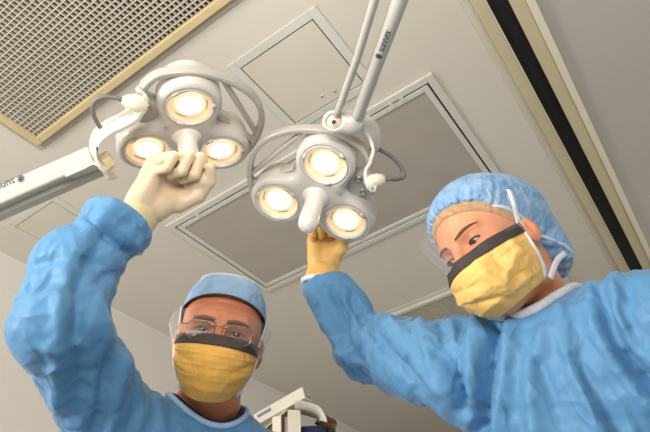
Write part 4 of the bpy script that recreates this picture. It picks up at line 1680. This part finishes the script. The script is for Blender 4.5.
# long narrow carton lying on top
l0, l1 = bl(-34, 1, -24), bl(14, 15, 4)
ldr = nrm(l1 - l0)
lup = nrm(UPZ - ldr * (UPZ @ ldr))
lsd = np.cross(ldr, lup)
lc = tag(empty('narrow_carton', l0), 'long narrow cream box lying tilted on top of the open carton', 'box')
MB().box((l0 + l1) / 2, (ldr, lup, lsd), (np.linalg.norm(l1 - l0) / 2, 6.0 * K, 7 * K)).build('box_body', M['carton'], lc, smooth=False, bevel=.002)
fs = lsd if lsd @ bt > 0 else -lsd
MB().box(l0 + ldr * 12 * K + fs * 7.1 * K + lup * 1.5 * K, (ldr, lup, fs), (8 * K, 1.6 * K, .0006)).build('print_band', M['label'], lc, smooth=False)
MB().box(l1 + ldr * .0006, (ldr, lup, fs), (.0008, 3.6 * K, 4.4 * K)).build('end_label', M['label'], lc, smooth=False)
MB().box(l1 + ldr * .0014, (ldr, lup, fs), (.0008, 2.0 * K, 2.8 * K)).build('end_window', M['carton'], lc, smooth=False)
# the stand below the frame
st = tag(empty('equipment_stand', (bo[0], bo[1], 0)), 'steel equipment stand carrying the open carton', 'stand')
zb = bo[2] - 80 * K
MB().box((bl(2, 0, -18) * np.array([1, 1, 0]) + np.array([0, 0, zb - .016])), (br_, bt, UPZ), (.15, .11, .012)).build('shelf', M['pole'], st, smooth=False, bevel=.004)
bx = bl(2, 0, -18)
MB().tube([(bx[0], bx[1], .05), (bx[0], bx[1], zb - .028)], .018, 16).build('pole', M['pole'], st)
for k in range(4):
    a = k * PI / 2 + .4
    MB().tube([(bx[0], bx[1], .07), (bx[0] + .25 * math.cos(a), bx[1] + .25 * math.sin(a), .03)], [.018, .014], 12).build('foot', M['pole'], st)

# ------------------------------------------------------------------ light
def area(name, loc, aim, size, power, col=(1, 1, 1)):
    l = bpy.data.lights.new(name, 'AREA')
    l.shape = 'DISK'
    l.size = size
    l.energy = power
    l.color = col
    o = bpy.data.objects.new(name, l)
    COL.objects.link(o)
    o.location = loc
    o.rotation_euler = (Vector(aim) - Vector(loc)).to_track_quat('-Z', 'Y').to_euler()
    return o


area('key_softbox', (-1.5, 1.5, 1.75), (.75, .5, 1.65), .7, 54, (1, .97, .93))
area('fill_light', (-1.0, -.9, 1.3), (.8, .3, 1.7), 1.2, 3, (1, .97, .94))  # added unseen fill beside the camera
area('room_light', (3.2, -1.2, 2.4), (2.6, 0.2, .8), 1.2, 7, (1, .96, .9))
area('ceiling_fill', (-.5, -.2, 1.7), (-.2, 0, 2.7), .9, 27, (1, .98, .95))  # added unseen lamp, brightens the near ceiling
area('ceiling_fill', (2.4, -1.3, 1.5), (2.2, -.6, 2.7), .9, 8, (1, .98, .95))  # second added lamp out of frame, brightens the ceiling farther off
area('wall_fill', (1.9, 1.0, .5), (1.6, 2.15, 1.9), .7, 9, (1, .98, .96))  # added below the frame to brighten the left wall
area('bounce_light', (.2, .1, .2), (.9, .6, 2.7), 2.0, 4, (1, .96, .9))  # added unseen lamp near the floor, lifts the ceiling
for (q, c, L, ez) in (LA, LB):
    for a in (0, 120, -120):
        l = bpy.data.lights.new('lamp_beam', 'SPOT')
        l.energy = .5
        l.color = (1, .82, .6)
        l.spot_size = math.radians(70)
        l.spot_blend = .6
        l.shadow_soft_size = .02
        o = bpy.data.objects.new('lamp_beam', l)
        COL.objects.link(o)
        o.location = L(a, .0837, .012)
        o.rotation_euler = Vector(ez).to_track_quat('-Z', 'Y').to_euler()

w = bpy.data.worlds.new('world')
SC.world = w
w.use_nodes = True
w.node_tree.nodes['Background'].inputs['Color'].default_value = (1, .97, .92, 1)
w.node_tree.nodes['Background'].inputs['Strength'].default_value = .4
SC.view_settings.view_transform = 'Standard'
SC.view_settings.look = 'None'
SC.view_settings.exposure = 0
SC.cycles.use_denoising = True
SC.cycles.max_bounces = 8
SC.cycles.transparent_max_bounces = 16
